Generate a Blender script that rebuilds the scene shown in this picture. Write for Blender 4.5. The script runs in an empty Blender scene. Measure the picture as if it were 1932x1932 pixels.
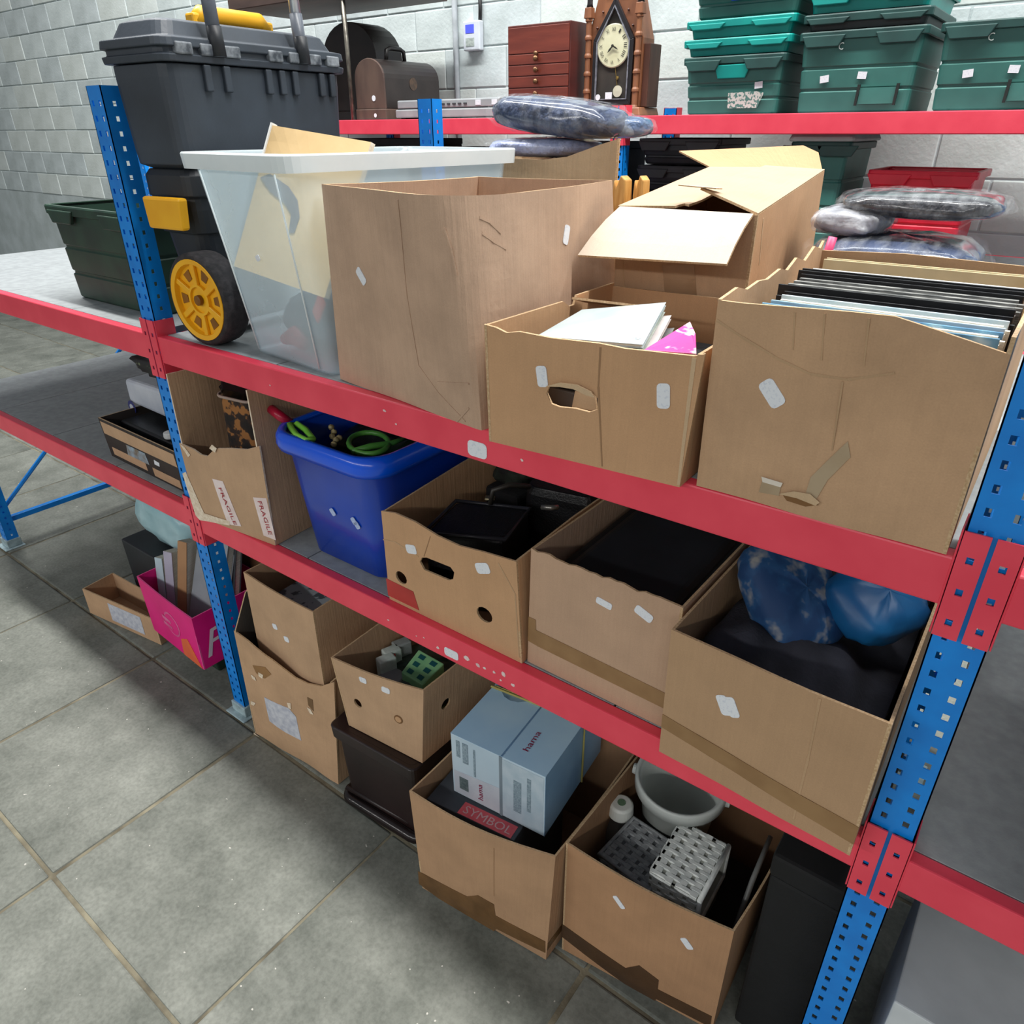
import bpy, math, random
from math import sin, cos, pi, radians, sqrt, atan2
from mathutils import Vector as V, Matrix
from mathutils.geometry import delaunay_2d_cdt
rnd = random.Random(7)
S = bpy.context.scene
C = S.collection

# ------------------------------------------------------------ camera
CAM_H = 1.75
FPX, PITCH, YAW, ROLL = 1360.66, radians(27.922), radians(37.023), radians(-0.249)
fw = V((-sin(YAW)*cos(PITCH), cos(YAW)*cos(PITCH), -sin(PITCH)))
rt = V((cos(YAW), sin(YAW), 0)); up_ = rt.cross(fw)
CR = cos(ROLL)*rt + sin(ROLL)*up_; CU = -sin(ROLL)*rt + cos(ROLL)*up_; CF = fw
EYE = V((0, 0, CAM_H))
cd = bpy.data.cameras.new('camera'); cam = bpy.data.objects.new('camera', cd); C.objects.link(cam)
cd.sensor_width = 36; cd.lens = FPX/1932*36; cd.clip_start = .02; cd.clip_end = 60
m = Matrix((CR, CU, -CF)).transposed().to_4x4(); m.translation = EYE; cam.matrix_world = m
S.camera = cam
# ------------------------------------------------------------ world, lamps, exposure
w = bpy.data.worlds.new('world'); S.world = w; w.use_nodes = True
bg = w.node_tree.nodes['Background']; bg.inputs[0].default_value = (.86, .93, 1, 1); bg.inputs[1].default_value = .19
def area(name, loc, sx, sy, power, col=(1, .985, .95), tilt=(0, 0, 0)):
    l = bpy.data.lights.new(name, 'AREA'); l.shape = 'RECTANGLE'; l.size = sx; l.size_y = sy; l.energy = power; l.color = col
    o = bpy.data.objects.new(name, l); C.objects.link(o); o.location = loc; o.rotation_euler = tilt; return o
area('ceiling_strip_light', (-1.2, 1.55, 6.4), 11, .26, 730)           # fluorescent strip over the front rack
area('ceiling_strip_light', (-1.0, -5.2, 3.6), 11, .4, 420)             # added fill light far behind the camera, brightens the box fronts
area('ceiling_strip_light', (-1.2, 2.75, 4.1), 9, .25, 80, (.93, .98, 1))
S.view_settings.view_transform = 'Standard'; S.view_settings.look = 'None'; S.view_settings.gamma = 1
S.view_settings.use_curve_mapping = False
S.view_settings.exposure = 0.28

# ------------------------------------------------------------ pixel -> place on a known plane (photo frame 1932 x 1932)
def ray(x, y): return CF + CR*((x-966)/FPX) - CU*((y-966)/FPX)
def onplane(x, y, ax, val):
    d = ray(x, y); t = (val-EYE[ax])/d[ax]; return EYE + d*t
def PZ(x, y, z): return onplane(x, y, 2, z)
def PY(x, y, v): return onplane(x, y, 1, v)
def PXp(x, y, v): return onplane(x, y, 0, v)
def above(b, x, y):
    d = ray(x, y); wv = b-EYE; a = d.dot(d); k = d.z
    det = a - k*k; r1 = wv.dot(d); r2 = -wv.z
    t = (r1 + k*r2)/det
    return EYE + d*t
def proj(q):
    v = q-EYE; wz = v.dot(CF); return (966+FPX*v.dot(CR)/wz, 966-FPX*v.dot(CU)/wz)

# ------------------------------------------------------------ materials (all procedural)
MATS = {}
def _new(name):
    mt = bpy.data.materials.new(name); mt.use_nodes = True; nt = mt.node_tree
    return mt, nt, nt.nodes['Principled BSDF'], nt.nodes.new, nt.links.new
def c4(c): return (c[0], c[1], c[2], 1)
def srgb(r, g, b):
    f = lambda v: (v/255/12.92 if v/255 <= .04045 else ((v/255+.055)/1.055)**2.4)
    return (f(r), f(g), f(b))
def pm(name, c1, c2=None, scale=12, rough=.55, metal=0, bump=.05, bscale=90, stretch=(1, 1, 1), coat=0, spec=.5, lo=.35, hi=.65, bdist=.004, coatr=.1):
    if name in MATS: return MATS[name]
    mt, nt, P, N, L = _new(name)
    if c2 is None: c2 = tuple(v*.82 for v in c1)
    tc = N('ShaderNodeTexCoord'); mp = N('ShaderNodeMapping'); mp.inputs['Scale'].default_value = stretch
    L(tc.outputs['Object'], mp.inputs[0])
    n = N('ShaderNodeTexNoise'); n.inputs['Scale'].default_value = scale; n.inputs['Detail'].default_value = 5; L(mp.outputs[0], n.inputs['Vector'])
    r = N('ShaderNodeValToRGB'); r.color_ramp.elements[0].position = lo; r.color_ramp.elements[1].position = hi
    r.color_ramp.elements[0].color = c4(c2); r.color_ramp.elements[1].color = c4(c1); L(n.outputs['Fac'], r.inputs[0]); L(r.outputs[0], P.inputs['Base Color'])
    P.inputs['Roughness'].default_value = rough; P.inputs['Metallic'].default_value = metal
    P.inputs['Coat Weight'].default_value = coat; P.inputs['Coat Roughness'].default_value = coatr; P.inputs['Specular IOR Level'].default_value = spec
    if bump:
        b = N('ShaderNodeTexNoise'); b.inputs['Scale'].default_value = bscale; b.inputs['Detail'].default_value = 3; L(mp.outputs[0], b.inputs['Vector'])
        bb = N('ShaderNodeBump'); bb.inputs['Strength'].default_value = bump; bb.inputs['Distance'].default_value = bdist; L(b.outputs['Fac'], bb.inputs['Height']); L(bb.outputs[0], P.inputs['Normal'])
    MATS[name] = mt; return mt
def card(name, base, blotch=.84, line=.05, seed=0, rough=.82):
    """corrugated board: paper fibre, faint flute lines along the height, uneven handling marks"""
    if name in MATS: return MATS[name]
    mt, nt, P, N, L = _new(name)
    uv = N('ShaderNodeUVMap'); mp = N('ShaderNodeMapping'); mp.inputs['Location'].default_value = (seed*1.7, seed*.9, 0); L(uv.outputs[0], mp.inputs[0])
    n1 = N('ShaderNodeTexNoise'); n1.inputs['Scale'].default_value = 7; n1.inputs['Detail'].default_value = 6; n1.inputs['Roughness'].default_value = .62; L(mp.outputs[0], n1.inputs['Vector'])
    mp2 = N('ShaderNodeMapping'); mp2.inputs['Scale'].default_value = (150, 5, 1); L(mp.outputs[0], mp2.inputs[0])
    n2 = N('ShaderNodeTexNoise'); n2.inputs['Scale'].default_value = 1; n2.inputs['Detail'].default_value = 2; L(mp2.outputs[0], n2.inputs['Vector'])
    n3 = N('ShaderNodeTexNoise'); n3.inputs['Scale'].default_value = 420; n3.inputs['Detail'].default_value = 1; L(mp.outputs[0], n3.inputs['Vector'])
    r = N('ShaderNodeValToRGB'); r.color_ramp.elements[0].position = .3; r.color_ramp.elements[1].position = .62
    r.color_ramp.elements[0].color = c4(tuple(v*blotch for v in base)); r.color_ramp.elements[1].color = c4(base); L(n1.outputs['Fac'], r.inputs[0])
    a = N('ShaderNodeMath'); a.operation = 'MULTIPLY_ADD'; a.inputs[1].default_value = line*2; a.inputs[2].default_value = 1-line; L(n2.outputs['Fac'], a.inputs[0])
    a2 = N('ShaderNodeMath'); a2.operation = 'MULTIPLY_ADD'; a2.inputs[1].default_value = .16; a2.inputs[2].default_value = -.08; L(n3.outputs['Fac'], a2.inputs[0])
    s = N('ShaderNodeMath'); s.operation = 'ADD'; L(a.outputs[0], s.inputs[0]); L(a2.outputs[0], s.inputs[1])
    mx = N('ShaderNodeMix'); mx.data_type = 'RGBA'; mx.blend_type = 'MULTIPLY'; mx.inputs[0].default_value = 1; L(r.outputs[0], mx.inputs[6]); L(s.outputs[0], mx.inputs[7])
    L(mx.outputs[2], P.inputs['Base Color']); P.inputs['Roughness'].default_value = rough; P.inputs['Specular IOR Level'].default_value = .25
    ad = N('ShaderNodeMath'); ad.operation = 'MULTIPLY_ADD'; ad.inputs[1].default_value = 3.0; L(n1.outputs['Fac'], ad.inputs[0]); L(n2.outputs['Fac'], ad.inputs[2])
    bb = N('ShaderNodeBump'); bb.inputs['Strength'].default_value = .35; bb.inputs['Distance'].default_value = .003; L(ad.outputs[0], bb.inputs['Height']); L(bb.outputs[0], P.inputs['Normal'])
    MATS[name] = mt; return mt
def seethrough(name, col, fac, rough=.25, tint=(1, 1, 1), bump=0, bscale=20, stretch=(1, 1, 1), lo=None, a=.35, b=.7):
    """thin plastic: partly transparent, partly milky and glossy"""
    if name in MATS: return MATS[name]
    mt, nt, P, N, L = _new(name)
    P.inputs['Base Color'].default_value = c4(col); P.inputs['Roughness'].default_value = rough
    tr = N('ShaderNodeBsdfTransparent'); tr.inputs[0].default_value = c4(tint)
    mx = N('ShaderNodeMixShader'); L(tr.outputs[0], mx.inputs[1]); L(P.outputs[0], mx.inputs[2]); L(mx.outputs[0], nt.nodes['Material Output'].inputs[0])
    tc = N('ShaderNodeTexCoord'); mp = N('ShaderNodeMapping'); mp.inputs['Scale'].default_value = stretch; L(tc.outputs['Object'], mp.inputs[0])
    n = N('ShaderNodeTexNoise'); n.inputs['Scale'].default_value = bscale; n.inputs['Detail'].default_value = 4; L(mp.outputs[0], n.inputs['Vector'])
    mr = N('ShaderNodeMapRange'); mr.inputs[1].default_value = a; mr.inputs[2].default_value = b; mr.inputs[3].default_value = fac if lo is None else lo; mr.inputs[4].default_value = fac if lo is not None else min(1, fac*1.15)
    L(n.outputs['Fac'], mr.inputs[0]); L(mr.outputs[0], mx.inputs[0])
    if bump:
        bb = N('ShaderNodeBump'); bb.inputs['Strength'].default_value = bump; bb.inputs['Distance'].default_value = .01; L(n.outputs['Fac'], bb.inputs['Height']); L(bb.outputs[0], P.inputs['Normal'])
    MATS[name] = mt; return mt
def speck(name, base, spot, scale=60, thr=.55, rough=.6, base2=None, spread=.05, stretch=(1, 1, 1)):
    """base colour with hard-edged spots (animal print, snow print, floral, speckle)"""
    if name in MATS: return MATS[name]
    mt, nt, P, N, L = _new(name)
    tc = N('ShaderNodeTexCoord'); mp = N('ShaderNodeMapping'); mp.inputs['Scale'].default_value = stretch; L(tc.outputs['Object'], mp.inputs[0])
    n = N('ShaderNodeTexNoise'); n.inputs['Scale'].default_value = scale; n.inputs['Detail'].default_value = 3; L(mp.outputs[0], n.inputs['Vector'])
    r = N('ShaderNodeValToRGB'); r.color_ramp.elements[0].position = thr; r.color_ramp.elements[1].position = thr+spread
    r.color_ramp.elements[0].color = c4(base); r.color_ramp.elements[1].color = c4(spot)
    if base2:
        e = r.color_ramp.elements.new(max(0, thr-.12)); e.color = c4(base2); r.color_ramp.elements[-1].color = c4(spot)
    L(n.outputs['Fac'], r.inputs[0]); L(r.outputs[0], P.inputs['Base Color']); P.inputs['Roughness'].default_value = rough
    MATS[name] = mt; return mt
def emit(name, col, st):
    mt, nt, P, N, L = _new(name); P.inputs['Base Color'].default_value = c4(col); P.inputs['Emission Color'].default_value = c4(col); P.inputs['Emission Strength'].default_value = st; return mt

# ------------------------------------------------------------ mesh helpers
class MB:
    def __init__(s): s.v = []; s.f = []; s.uv = {}; s.mi = []
    def add(s, vs, fs, mi=0):
        o = len(s.v); s.v += [V(p) for p in vs]
        for f in fs: s.f.append([o+i for i in f]); s.mi.append(mi)
        return s
    def hexa(s, b, t, mi=0):
        return s.add(list(b)+list(t), [(3, 2, 1, 0), (4, 5, 6, 7), (0, 1, 5, 4), (1, 2, 6, 5), (2, 3, 7, 6), (3, 0, 4, 7)], mi)
    def box(s, lo, hi, mi=0):
        x0, y0, z0 = lo; x1, y1, z1 = hi
        return s.hexa([(x0, y0, z0), (x1, y0, z0), (x1, y1, z0), (x0, y1, z0)], [(x0, y0, z1), (x1, y0, z1), (x1, y1, z1), (x0, y1, z1)], mi)
    def obox(s, o, a, b, c, mi=0):
        o, a, b, c = V(o), V(a), V(b), V(c)
        if a.cross(b).dot(c) < 0: a, b = b, a
        return s.hexa([o, o+a, o+a+b, o+b], [o+c, o+a+c, o+a+b+c, o+b+c], mi)
    def prism(s, poly, vec, mi=0):
        poly = [V(p) for p in poly]; vec = V(vec); n = len(poly)
        nrm = V((0, 0, 0))
        for i in range(n): nrm += (poly[i]).cross(poly[(i+1) % n])
        if nrm.dot(vec) > 0: poly.reverse()
        s.add(poly+[p+vec for p in poly], [list(range(n)), list(range(2*n-1, n-1, -1))]+[(i, i+n, (i+1) % n+n, (i+1) % n) for i in range(n)], mi); return s
    def tube(s, pts, r, n=10, mi=0, closed=False):
        pts = [V(p) for p in pts]; rs = r if isinstance(r, (list, tuple)) else [r]*len(pts); rings = []; ref = None
        for i, p in enumerate(pts):
            a = pts[i-1] if (i > 0 or closed) else p; b = pts[(i+1) % len(pts)] if (i < len(pts)-1 or closed) else p
            t = (b-a).normalized()
            if ref is None: ref = t.orthogonal().normalized()
            ref = (ref-t*ref.dot(t)).normalized(); q = t.cross(ref)
            rings.append([p+(ref*cos(2*pi*k/n)+q*sin(2*pi*k/n))*rs[i] for k in range(n)])
        vs = [q for rg in rings for q in rg]; fs = []
        m_ = len(rings)
        for i in range(m_ if closed else m_-1):
            j = (i+1) % m_
            for k in range(n): fs.append((i*n+k, i*n+(k+1) % n, j*n+(k+1) % n, j*n+k))
        if not closed: fs += [list(range(n-1, -1, -1)), [(m_-1)*n+k for k in range(n)]]
        return s.add(vs, fs, mi)
    def lathe(s, prof, o, ax=(0, 0, 1), n=28, mi=0, caps=True):
        o, ax = V(o), V(ax).normalized(); a = ax.orthogonal().normalized(); b = ax.cross(a)
        vs = [o+ax*h+(a*cos(2*pi*k/n)+b*sin(2*pi*k/n))*r for r, h in prof for k in range(n)]; fs = []
        for i in range(len(prof)-1):
            for k in range(n): fs.append((i*n+k, i*n+(k+1) % n, (i+1)*n+(k+1) % n, (i+1)*n+k))
        if caps:
            if prof[0][0] > 1e-6: fs.append(list(range(n-1, -1, -1)))
            if prof[-1][0] > 1e-6: fs.append([(len(prof)-1)*n+k for k in range(n)])
        return s.add(vs, fs, mi)
    def loft(s, rings, caps=(True, True), mi=0):
        n = len(rings[0]); vs = [V(q) for r in rings for q in r]; fs = []
        for i in range(len(rings)-1):
            for k in range(n): fs.append((i*n+k, i*n+(k+1) % n, (i+1)*n+(k+1) % n, (i+1)*n+k))
        if caps[0]: fs.append(list(range(n-1, -1, -1)))
        if caps[1]: fs.append([(len(rings)-1)*n+k for k in range(n)])
        return s.add(vs, fs, mi)
    def grid(s, fn, nu, nv, mi=0):
        vs = [fn(i/nu, j/nv) for j in range(nv+1) for i in range(nu+1)]
        return s.add(vs, [(j*(nu+1)+i, j*(nu+1)+i+1, (j+1)*(nu+1)+i+1, (j+1)*(nu+1)+i) for j in range(nv) for i in range(nu)], mi)
def rrect(cx, cy, w, d, r, z, n=5, rot=0):
    pts = []
    for k, (sx, sy) in enumerate(((1, 1), (-1, 1), (-1, -1), (1, -1))):
        for i in range(n+1):
            a = pi/2*(k+i/n); pts.append((sx*(w/2-r)+r*cos(a), sy*(d/2-r)+r*sin(a)))
    c, s_ = cos(rot), sin(rot)
    return [V((cx+c*x-s_*y, cy+s_*x+c*y, z)) for x, y in pts]
BASE = {}
def thing(name, label, cat, loc, group=None):
    o = bpy.data.objects.new(name, None); o.empty_display_size = .05; C.objects.link(o); o.location = loc; BASE[o.name] = V(loc)
    o['label'] = label; o['category'] = cat
    if group: o['group'] = group
    return o
def obj(name, mb, mat, parent=None, base=None, bevel=0, smooth=False, solid=0, sub=0, seg=2):
    b = BASE[parent.name] if parent else V(base if base is not None else (0, 0, 0))
    me = bpy.data.meshes.new(name); me.from_pydata([tuple(p-b) for p in mb.v], [], mb.f)
    mats = mat if isinstance(mat, (list, tuple)) else [mat]
    for q in mats: me.materials.append(q)
    if len(mats) > 1: me.polygons.foreach_set('material_index', mb.mi)
    if mb.uv:
        ul = me.uv_layers.new(name='UVMap')
        for lp in me.loops: ul.data[lp.index].uv = mb.uv.get(lp.vertex_index, (0, 0))
    if smooth:
        me.polygons.foreach_set('use_smooth', [True]*len(me.polygons))
    me.update()
    o = bpy.data.objects.new(name, me); C.objects.link(o); BASE[o.name] = b
    if parent: o.parent = parent
    else: o.location = b
    if solid:
        q = o.modifiers.new('thickness', 'SOLIDIFY'); q.thickness = solid; q.offset = -1
    if bevel:
        q = o.modifiers.new('bevel', 'BEVEL'); q.width = bevel; q.segments = seg; q.limit_method = 'ANGLE'; q.angle_limit = radians(35)
    if sub:
        q = o.modifiers.new('sub', 'SUBSURF'); q.levels = sub; q.render_levels = sub
    return o
def tag(o, label, cat, group=None):
    o['label'] = label; o['category'] = cat
    if group: o['group'] = group
    return o
def struct(o): o['kind'] = 'structure'; return o
def stuff(o): o['kind'] = 'stuff'; return o
def single(name, mb, mat, label, cat, group=None, **k):
    n = len(mb.v); cx = sum(p.x for p in mb.v)/n; cy = sum(p.y for p in mb.v)/n; z = min(p.z for p in mb.v)
    return tag(obj(name, mb, mat, base=(cx, cy, z), **k), label, cat, group)

def inpoly(p, poly):
    x, y = p; c = False; n = len(poly); j = n-1
    for i in range(n):
        xi, yi = poly[i]; xj, yj = poly[j]
        if (yi > y) != (yj > y) and x < (xj-xi)*(y-yi)/(yj-yi)+xi: c = not c
        j = i
    return c
def resample(poly, step):
    out = []
    for i in range(len(poly)):
        a, b = poly[i], poly[(i+1) % len(poly)]; d = sqrt((a[0]-b[0])**2+(a[1]-b[1])**2); n = max(1, int(d/step))
        for k in range(n): out.append((a[0]+(b[0]-a[0])*k/n, a[1]+(b[1]-a[1])*k/n))
    return out
def cdt(outline, holes, step):
    """triangulate an outline with holes plus inner points -> pts, tris, boundary loops"""
    loops = [resample(outline, step)]+[resample(h, step) for h in holes]; pts = []; ed = []
    for lp in loops:
        o = len(pts); pts += lp; n = len(lp); ed += [(o+i, o+(i+1) % n) for i in range(n)]
    xs = [p[0] for p in outline]; ys = [p[1] for p in outline]
    nx = int((max(xs)-min(xs))/step); ny = int((max(ys)-min(ys))/step)
    if nx*ny < 4000:
        for i in range(1, nx+1):
            for j in range(1, ny+1):
                q = (min(xs)+(max(xs)-min(xs))*i/(nx+1), min(ys)+(max(ys)-min(ys))*j/(ny+1))
                if inpoly(q, outline) and not any(inpoly(q, h) for h in holes):
                    if min((q[0]-p[0])**2+(q[1]-p[1])**2 for p in pts[:sum(len(l) for l in loops)]) > (step*.35)**2: pts.append(q)
    r = delaunay_2d_cdt([V(p) for p in pts], ed, [], 0, 1e-6)
    vs, fs = r[0], r[2]; keep = []
    for f in fs:
        c = (sum(vs[i].x for i in f)/len(f), sum(vs[i].y for i in f)/len(f))
        if inpoly(c, outline) and not any(inpoly(c, h) for h in holes): keep.append(list(f))
    return [(p.x, p.y) for p in vs], keep
def slab(pts, tris, posfn, nfn, t, mb=None, uvf=None, edge_mi=0, top=0.0):
    """front sheet at posfn + n*top, back sheet t behind it, rim walls on every open edge"""
    mb = mb or MB(); o = len(mb.v); n = len(pts)
    P = [posfn(*p) for p in pts]; Nn = [nfn(*p) for p in pts]
    fv = [p+q*top for p, q in zip(P, Nn)]; bv = [p+q*(top-t) for p, q in zip(P, Nn)]
    ecount = {}
    fr = []; bk = []
    for f in tris:
        a, b, c = (fv[i] for i in f[:3]); fn = (b-a).cross(c-a)
        if fn.dot(Nn[f[0]]) < 0: f = list(reversed(f))
        fr.append(f); bk.append([i+n for i in reversed(f)])
        for i in range(len(f)):
            e = (f[i], f[(i+1) % len(f)]); ecount[e] = 1
    wl = [(b, a, a+n, b+n) for (a, b) in ecount if (b, a) not in ecount]
    mb.add(fv+bv, fr+bk, 0)
    for f in wl: mb.f.append([o+i for i in f]); mb.mi.append(edge_mi)
    if uvf:
        for i, p in enumerate(pts): mb.uv[o+i] = uvf(*p); mb.uv[o+n+i] = uvf(*p)
    return mb
class Panel:
    """a four-cornered sheet (A lower left, B lower right, C upper right, D upper left, seen from outside), maybe bowed"""
    def __init__(s, A, B, Cc, D, bulge=None):
        s.A, s.B, s.C, s.D = V(A), V(B), V(Cc), V(D); s.n = ((s.B-s.A).cross(s.D-s.A)).normalized(); s.bulge = bulge
        s.W = ((s.B-s.A).length+(s.C-s.D).length)/2; s.H = ((s.D-s.A).length+(s.C-s.B).length)/2; s.ob = None
    def pos(s, u, v):
        p = (s.A*(1-u)+s.B*u)*(1-v)+(s.D*(1-u)+s.C*u)*v
        if s.bulge: p = p+s.n*s.bulge(min(max(u, 0), 1), min(max(v, 0), 1))
        return p
    def nrm(s, u, v): return s.n
    def uv(s, x, y):
        u, v = .5, .5
        for _ in range(25):
            p = proj(s.pos(u, v)); e = (x-p[0], y-p[1]); h = 1e-4
            pu = proj(s.pos(u+h, v)); pv = proj(s.pos(u, v+h))
            a, b, c, d = (pu[0]-p[0])/h, (pv[0]-p[0])/h, (pu[1]-p[1])/h, (pv[1]-p[1])/h; det = a*d-b*c
            if abs(det) < 1e-9: break
            du, dv = (e[0]*d-b*e[1])/det, (a*e[1]-c*e[0])/det
            u += max(-.5, min(.5, du)); v += max(-.5, min(.5, dv))
        return (u, v)
    def uvs(s, pl): return [s.uv(*p) for p in pl]
    def circle(s, x, y, r, n=14, sx=1):
        u, v = s.uv(x, y); return [(u+r*sx*cos(2*pi*k/n)/s.W, v+r*sin(2*pi*k/n)/s.H) for k in range(n)]
    def build(s, name, mats, parent, outline=None, holes=(), t=.0045, step=.035):
        ol = outline or [(0, 0), (1, 0), (1, 1), (0, 1)]
        sc = lambda pl: [(p[0]*s.W, p[1]*s.H) for p in pl]
        pts, tris = cdt(sc(ol), [sc(h) for h in holes], step)
        pts = [(p[0]/s.W, p[1]/s.H) for p in pts]
        mb = slab(pts, tris, s.pos, s.nrm, t, uvf=lambda u, v: (u*s.W, v*s.H), edge_mi=1)
        s.ob = obj(name, mb, mats, parent); return s.ob
    def patch(s, name, uvpoly, mat, parent=None, off=.0012, t=.0008, step=.03, label=None):
        sc = [(p[0]*s.W, p[1]*s.H) for p in uvpoly]
        pts, tris = cdt(sc, [], step); pts = [(p[0]/s.W, p[1]/s.H) for p in pts]
        mb = slab(pts, tris, s.pos, s.nrm, t, top=off, uvf=lambda u, v: (u*s.W, v*s.H))
        o = obj(name, mb, mat, parent or s.ob)
        if label: o['label'] = label
        return o
    def sticker(s, x, y, dx=1, dy=0, L=.033, Wd=.018, parent=None, mat=None, name='lot_sticker'):
        u, v = s.uv(x, y); u2, v2 = s.uv(x+dx, y+dy); a = atan2((v2-v)*s.H, (u2-u)*s.W)
        r = Wd*.28; pl = []
        for k, (sx, sy) in enumerate(((1, 1), (-1, 1), (-1, -1), (1, -1))):
            for i in range(4):
                b = pi/2*(k+i/3); px, py = sx*(L/2-r)+r*cos(b), sy*(Wd/2-r)+r*sin(b)
                pl.append((u+(px*cos(a)-py*sin(a))/s.W, v+(px*sin(a)+py*cos(a))/s.H))
        return s.patch(name, pl, mat or M_STICK, parent, off=.0014, t=.0012, step=.05)
    def text(s, txt, p0, p1, size, mat, parent=None, off=.0022, name='lettering', uvspace=False, fit=True, shear=0):
        """flat lettering along p0 -> p1 (pixels, or uv), cap height `size` metres"""
        a, b = (p0, p1) if uvspace else (s.uv(*p0), s.uv(*p1))
        d = V(((b[0]-a[0])*s.W, (b[1]-a[1])*s.H)); ln = d.length; d.normalize(); e = V((-d.y, d.x))
        vs, fs, wd = textmesh(txt, shear); sx = ln/wd if fit else size/.7; sy = size/.7
        mb = MB(); mb.add([s.pos(a[0]+(d.x*x*sx+e.x*y*sy)/s.W, a[1]+(d.y*x*sx+e.y*y*sy)/s.H)+s.n*off for x, y in vs], fs)
        return obj(name, mb, mat, parent or s.ob)
class RoundedPanel(Panel):
    """panel whose right (side=1) or left (side=0) end bends half-way round a corner, more so towards the top"""
    def __init__(s, A, B, Cc, D, side, other0, other1, r0, r1, bulge=None):
        super().__init__(A, B, Cc, D, bulge); s.side = side; s.o0, s.o1 = V(other0), V(other1); s.r0, s.r1 = r0, r1
    def pos(s, u, v):
        vv = max(v, 0); L0 = s.A*(1-v)+s.D*v; R0 = s.B*(1-v)+s.C*v; O = s.o0*(1-v)+s.o1*v; r = s.r0+(s.r1-s.r0)*vv**1.5
        far, cor = (L0, R0) if s.side else (R0, L0); d1 = (far-cor); ln = d1.length; d1 = d1/ln; d2 = (O-cor).normalized()
        P0, P2 = cor+d1*r, cor+d2*r; uu = u if s.side else 1-u
        k = 1-r/ln*.9
        if uu <= k: p = far+(P0-far)*(uu/k)
        else:
            t = (uu-k)/(1-k)*.5; p = P0*(1-t)**2+cor*2*t*(1-t)+P2*t*t
        if s.bulge: p = p+s.n*s.bulge(min(max(u, 0), 1), min(max(v, 0), 1))
        return p
    def nrm(s, u, v):
        h = 1e-3; a = s.pos(u+h, v)-s.pos(u-h, v); b = s.pos(u, v+h)-s.pos(u, v-h); return a.cross(b).normalized()
_TX = {}
def textmesh(txt, shear=0):
    if (txt, shear) in _TX: return _TX[(txt, shear)]
    cu = bpy.data.curves.new('t', 'FONT'); cu.body = txt; cu.resolution_u = 2; cu.shear = shear
    o = bpy.data.objects.new('t', cu); C.objects.link(o); dg = bpy.context.evaluated_depsgraph_get()
    me = bpy.data.meshes.new_from_object(o.evaluated_get(dg)); vs = [(p.co.x, p.co.y) for p in me.vertices]; fs = [list(p.vertices) for p in me.polygons]
    bpy.data.objects.remove(o); bpy.data.curves.remove(cu); bpy.data.meshes.remove(me)
    x0 = min(p[0] for p in vs); wd = max(p[0] for p in vs)-x0
    _TX[(txt, shear)] = ([(x-x0, y) for x, y in vs], fs, wd); return _TX[(txt, shear)]
def bow(a, k=1.0, vpow=1.0, wob=0, seed=0):
    """outward bow strongest at mid width and towards the open top, plus slight waviness"""
    return lambda u, v: a*sin(pi*u)**k*(max(v, 0)**vpow)+wob*(sin(9*u+seed)+sin(7*v+2*seed+3*u))*.5*sin(pi*u)**.5
def dupe(root, loc, label=None):
    """copy a thing with its parts and sub-parts"""
    r = root.copy(); C.objects.link(r); r.location = loc; BASE[r.name] = V(loc)
    if label: r['label'] = label
    for ch in list(root.children):
        c = ch.copy(); C.objects.link(c); c.parent = r
        for g in list(ch.children):
            d = g.copy(); C.objects.link(d); d.parent = c
    return r
def blob(c, rx, ry, rz, rot=0, e=.6, wob=.04, seed=0, nu=32, nv=16, tilt=0):
    """cushion / stuffed bag: superellipsoid with soft wrinkles"""
    mb = MB(); c = V(c); sg = lambda a: (abs(a)**e)*(1 if a >= 0 else -1)
    R = Matrix.Rotation(rot, 3, 'Z') @ Matrix.Rotation(tilt, 3, 'Y')
    def fn(u, v):
        th = 2*pi*u; ph = pi*(v-.5); x = sg(cos(ph))*sg(cos(th)); y = sg(cos(ph))*sg(sin(th)); z = sin(ph)
        k = 1+wob*(sin(5*th+seed)*cos(3*ph+seed)+.6*sin(11*th+2*seed+4*ph)+.5*sin(9*ph+3*th+seed))
        return c+R @ V((rx*x*k, ry*y*k, rz*z*(abs(z)**-.25 if abs(z) > .05 else 1)*k))
    return mb.grid(fn, nu, nv)
# ------------------------------------------------------------ shared materials
M_STICK = pm('sticker_paper', (.78, .81, .86), (.66, .70, .78), scale=260, rough=.5, bump=0, lo=.36, hi=.46)
M_RED = pm('red_enamel', srgb(238, 74, 94), srgb(228, 62, 84), scale=9, rough=.38, bump=.04, bscale=200)
M_BLUE = pm('blue_enamel', srgb(0, 138, 232), srgb(0, 122, 214), scale=14, rough=.42, bump=.05, bscale=160)
M_CHIP = pm('bare_primer', (.80, .66, .64), (.72, .50, .50), scale=120, rough=.7)
M_BOARD = pm('shelf_board_melamine', (.31, .335, .345), (.25, .27, .28), scale=40, rough=.6, bump=.08, bscale=250)
M_EDGE = pm('cardboard_cut_edge', srgb(206, 178, 142), srgb(178, 146, 108), scale=300, rough=.9, bump=.1, bscale=500)
K1 = card('cardboard_tan', srgb(194, 160, 128), seed=1)
K2 = card('cardboard_dusty_tan', srgb(194, 164, 140), blotch=.80, line=.07, seed=2)
K3 = card('cardboard_golden', srgb(199, 158, 120), blotch=.88, seed=3)
K4 = card('cardboard_pale_tan', srgb(204, 176, 142), seed=4)
K5 = card('cardboard_grey_tan', srgb(192, 160, 134), blotch=.88, seed=5)
K6 = card('cardboard_worn_tan', srgb(197, 161, 127), blotch=.80, seed=6)
M_TAPE = pm('brown_parcel_tape', srgb(120, 88, 54), srgb(102, 74, 44), scale=20, rough=.3, bump=.1, bscale=60)
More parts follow.
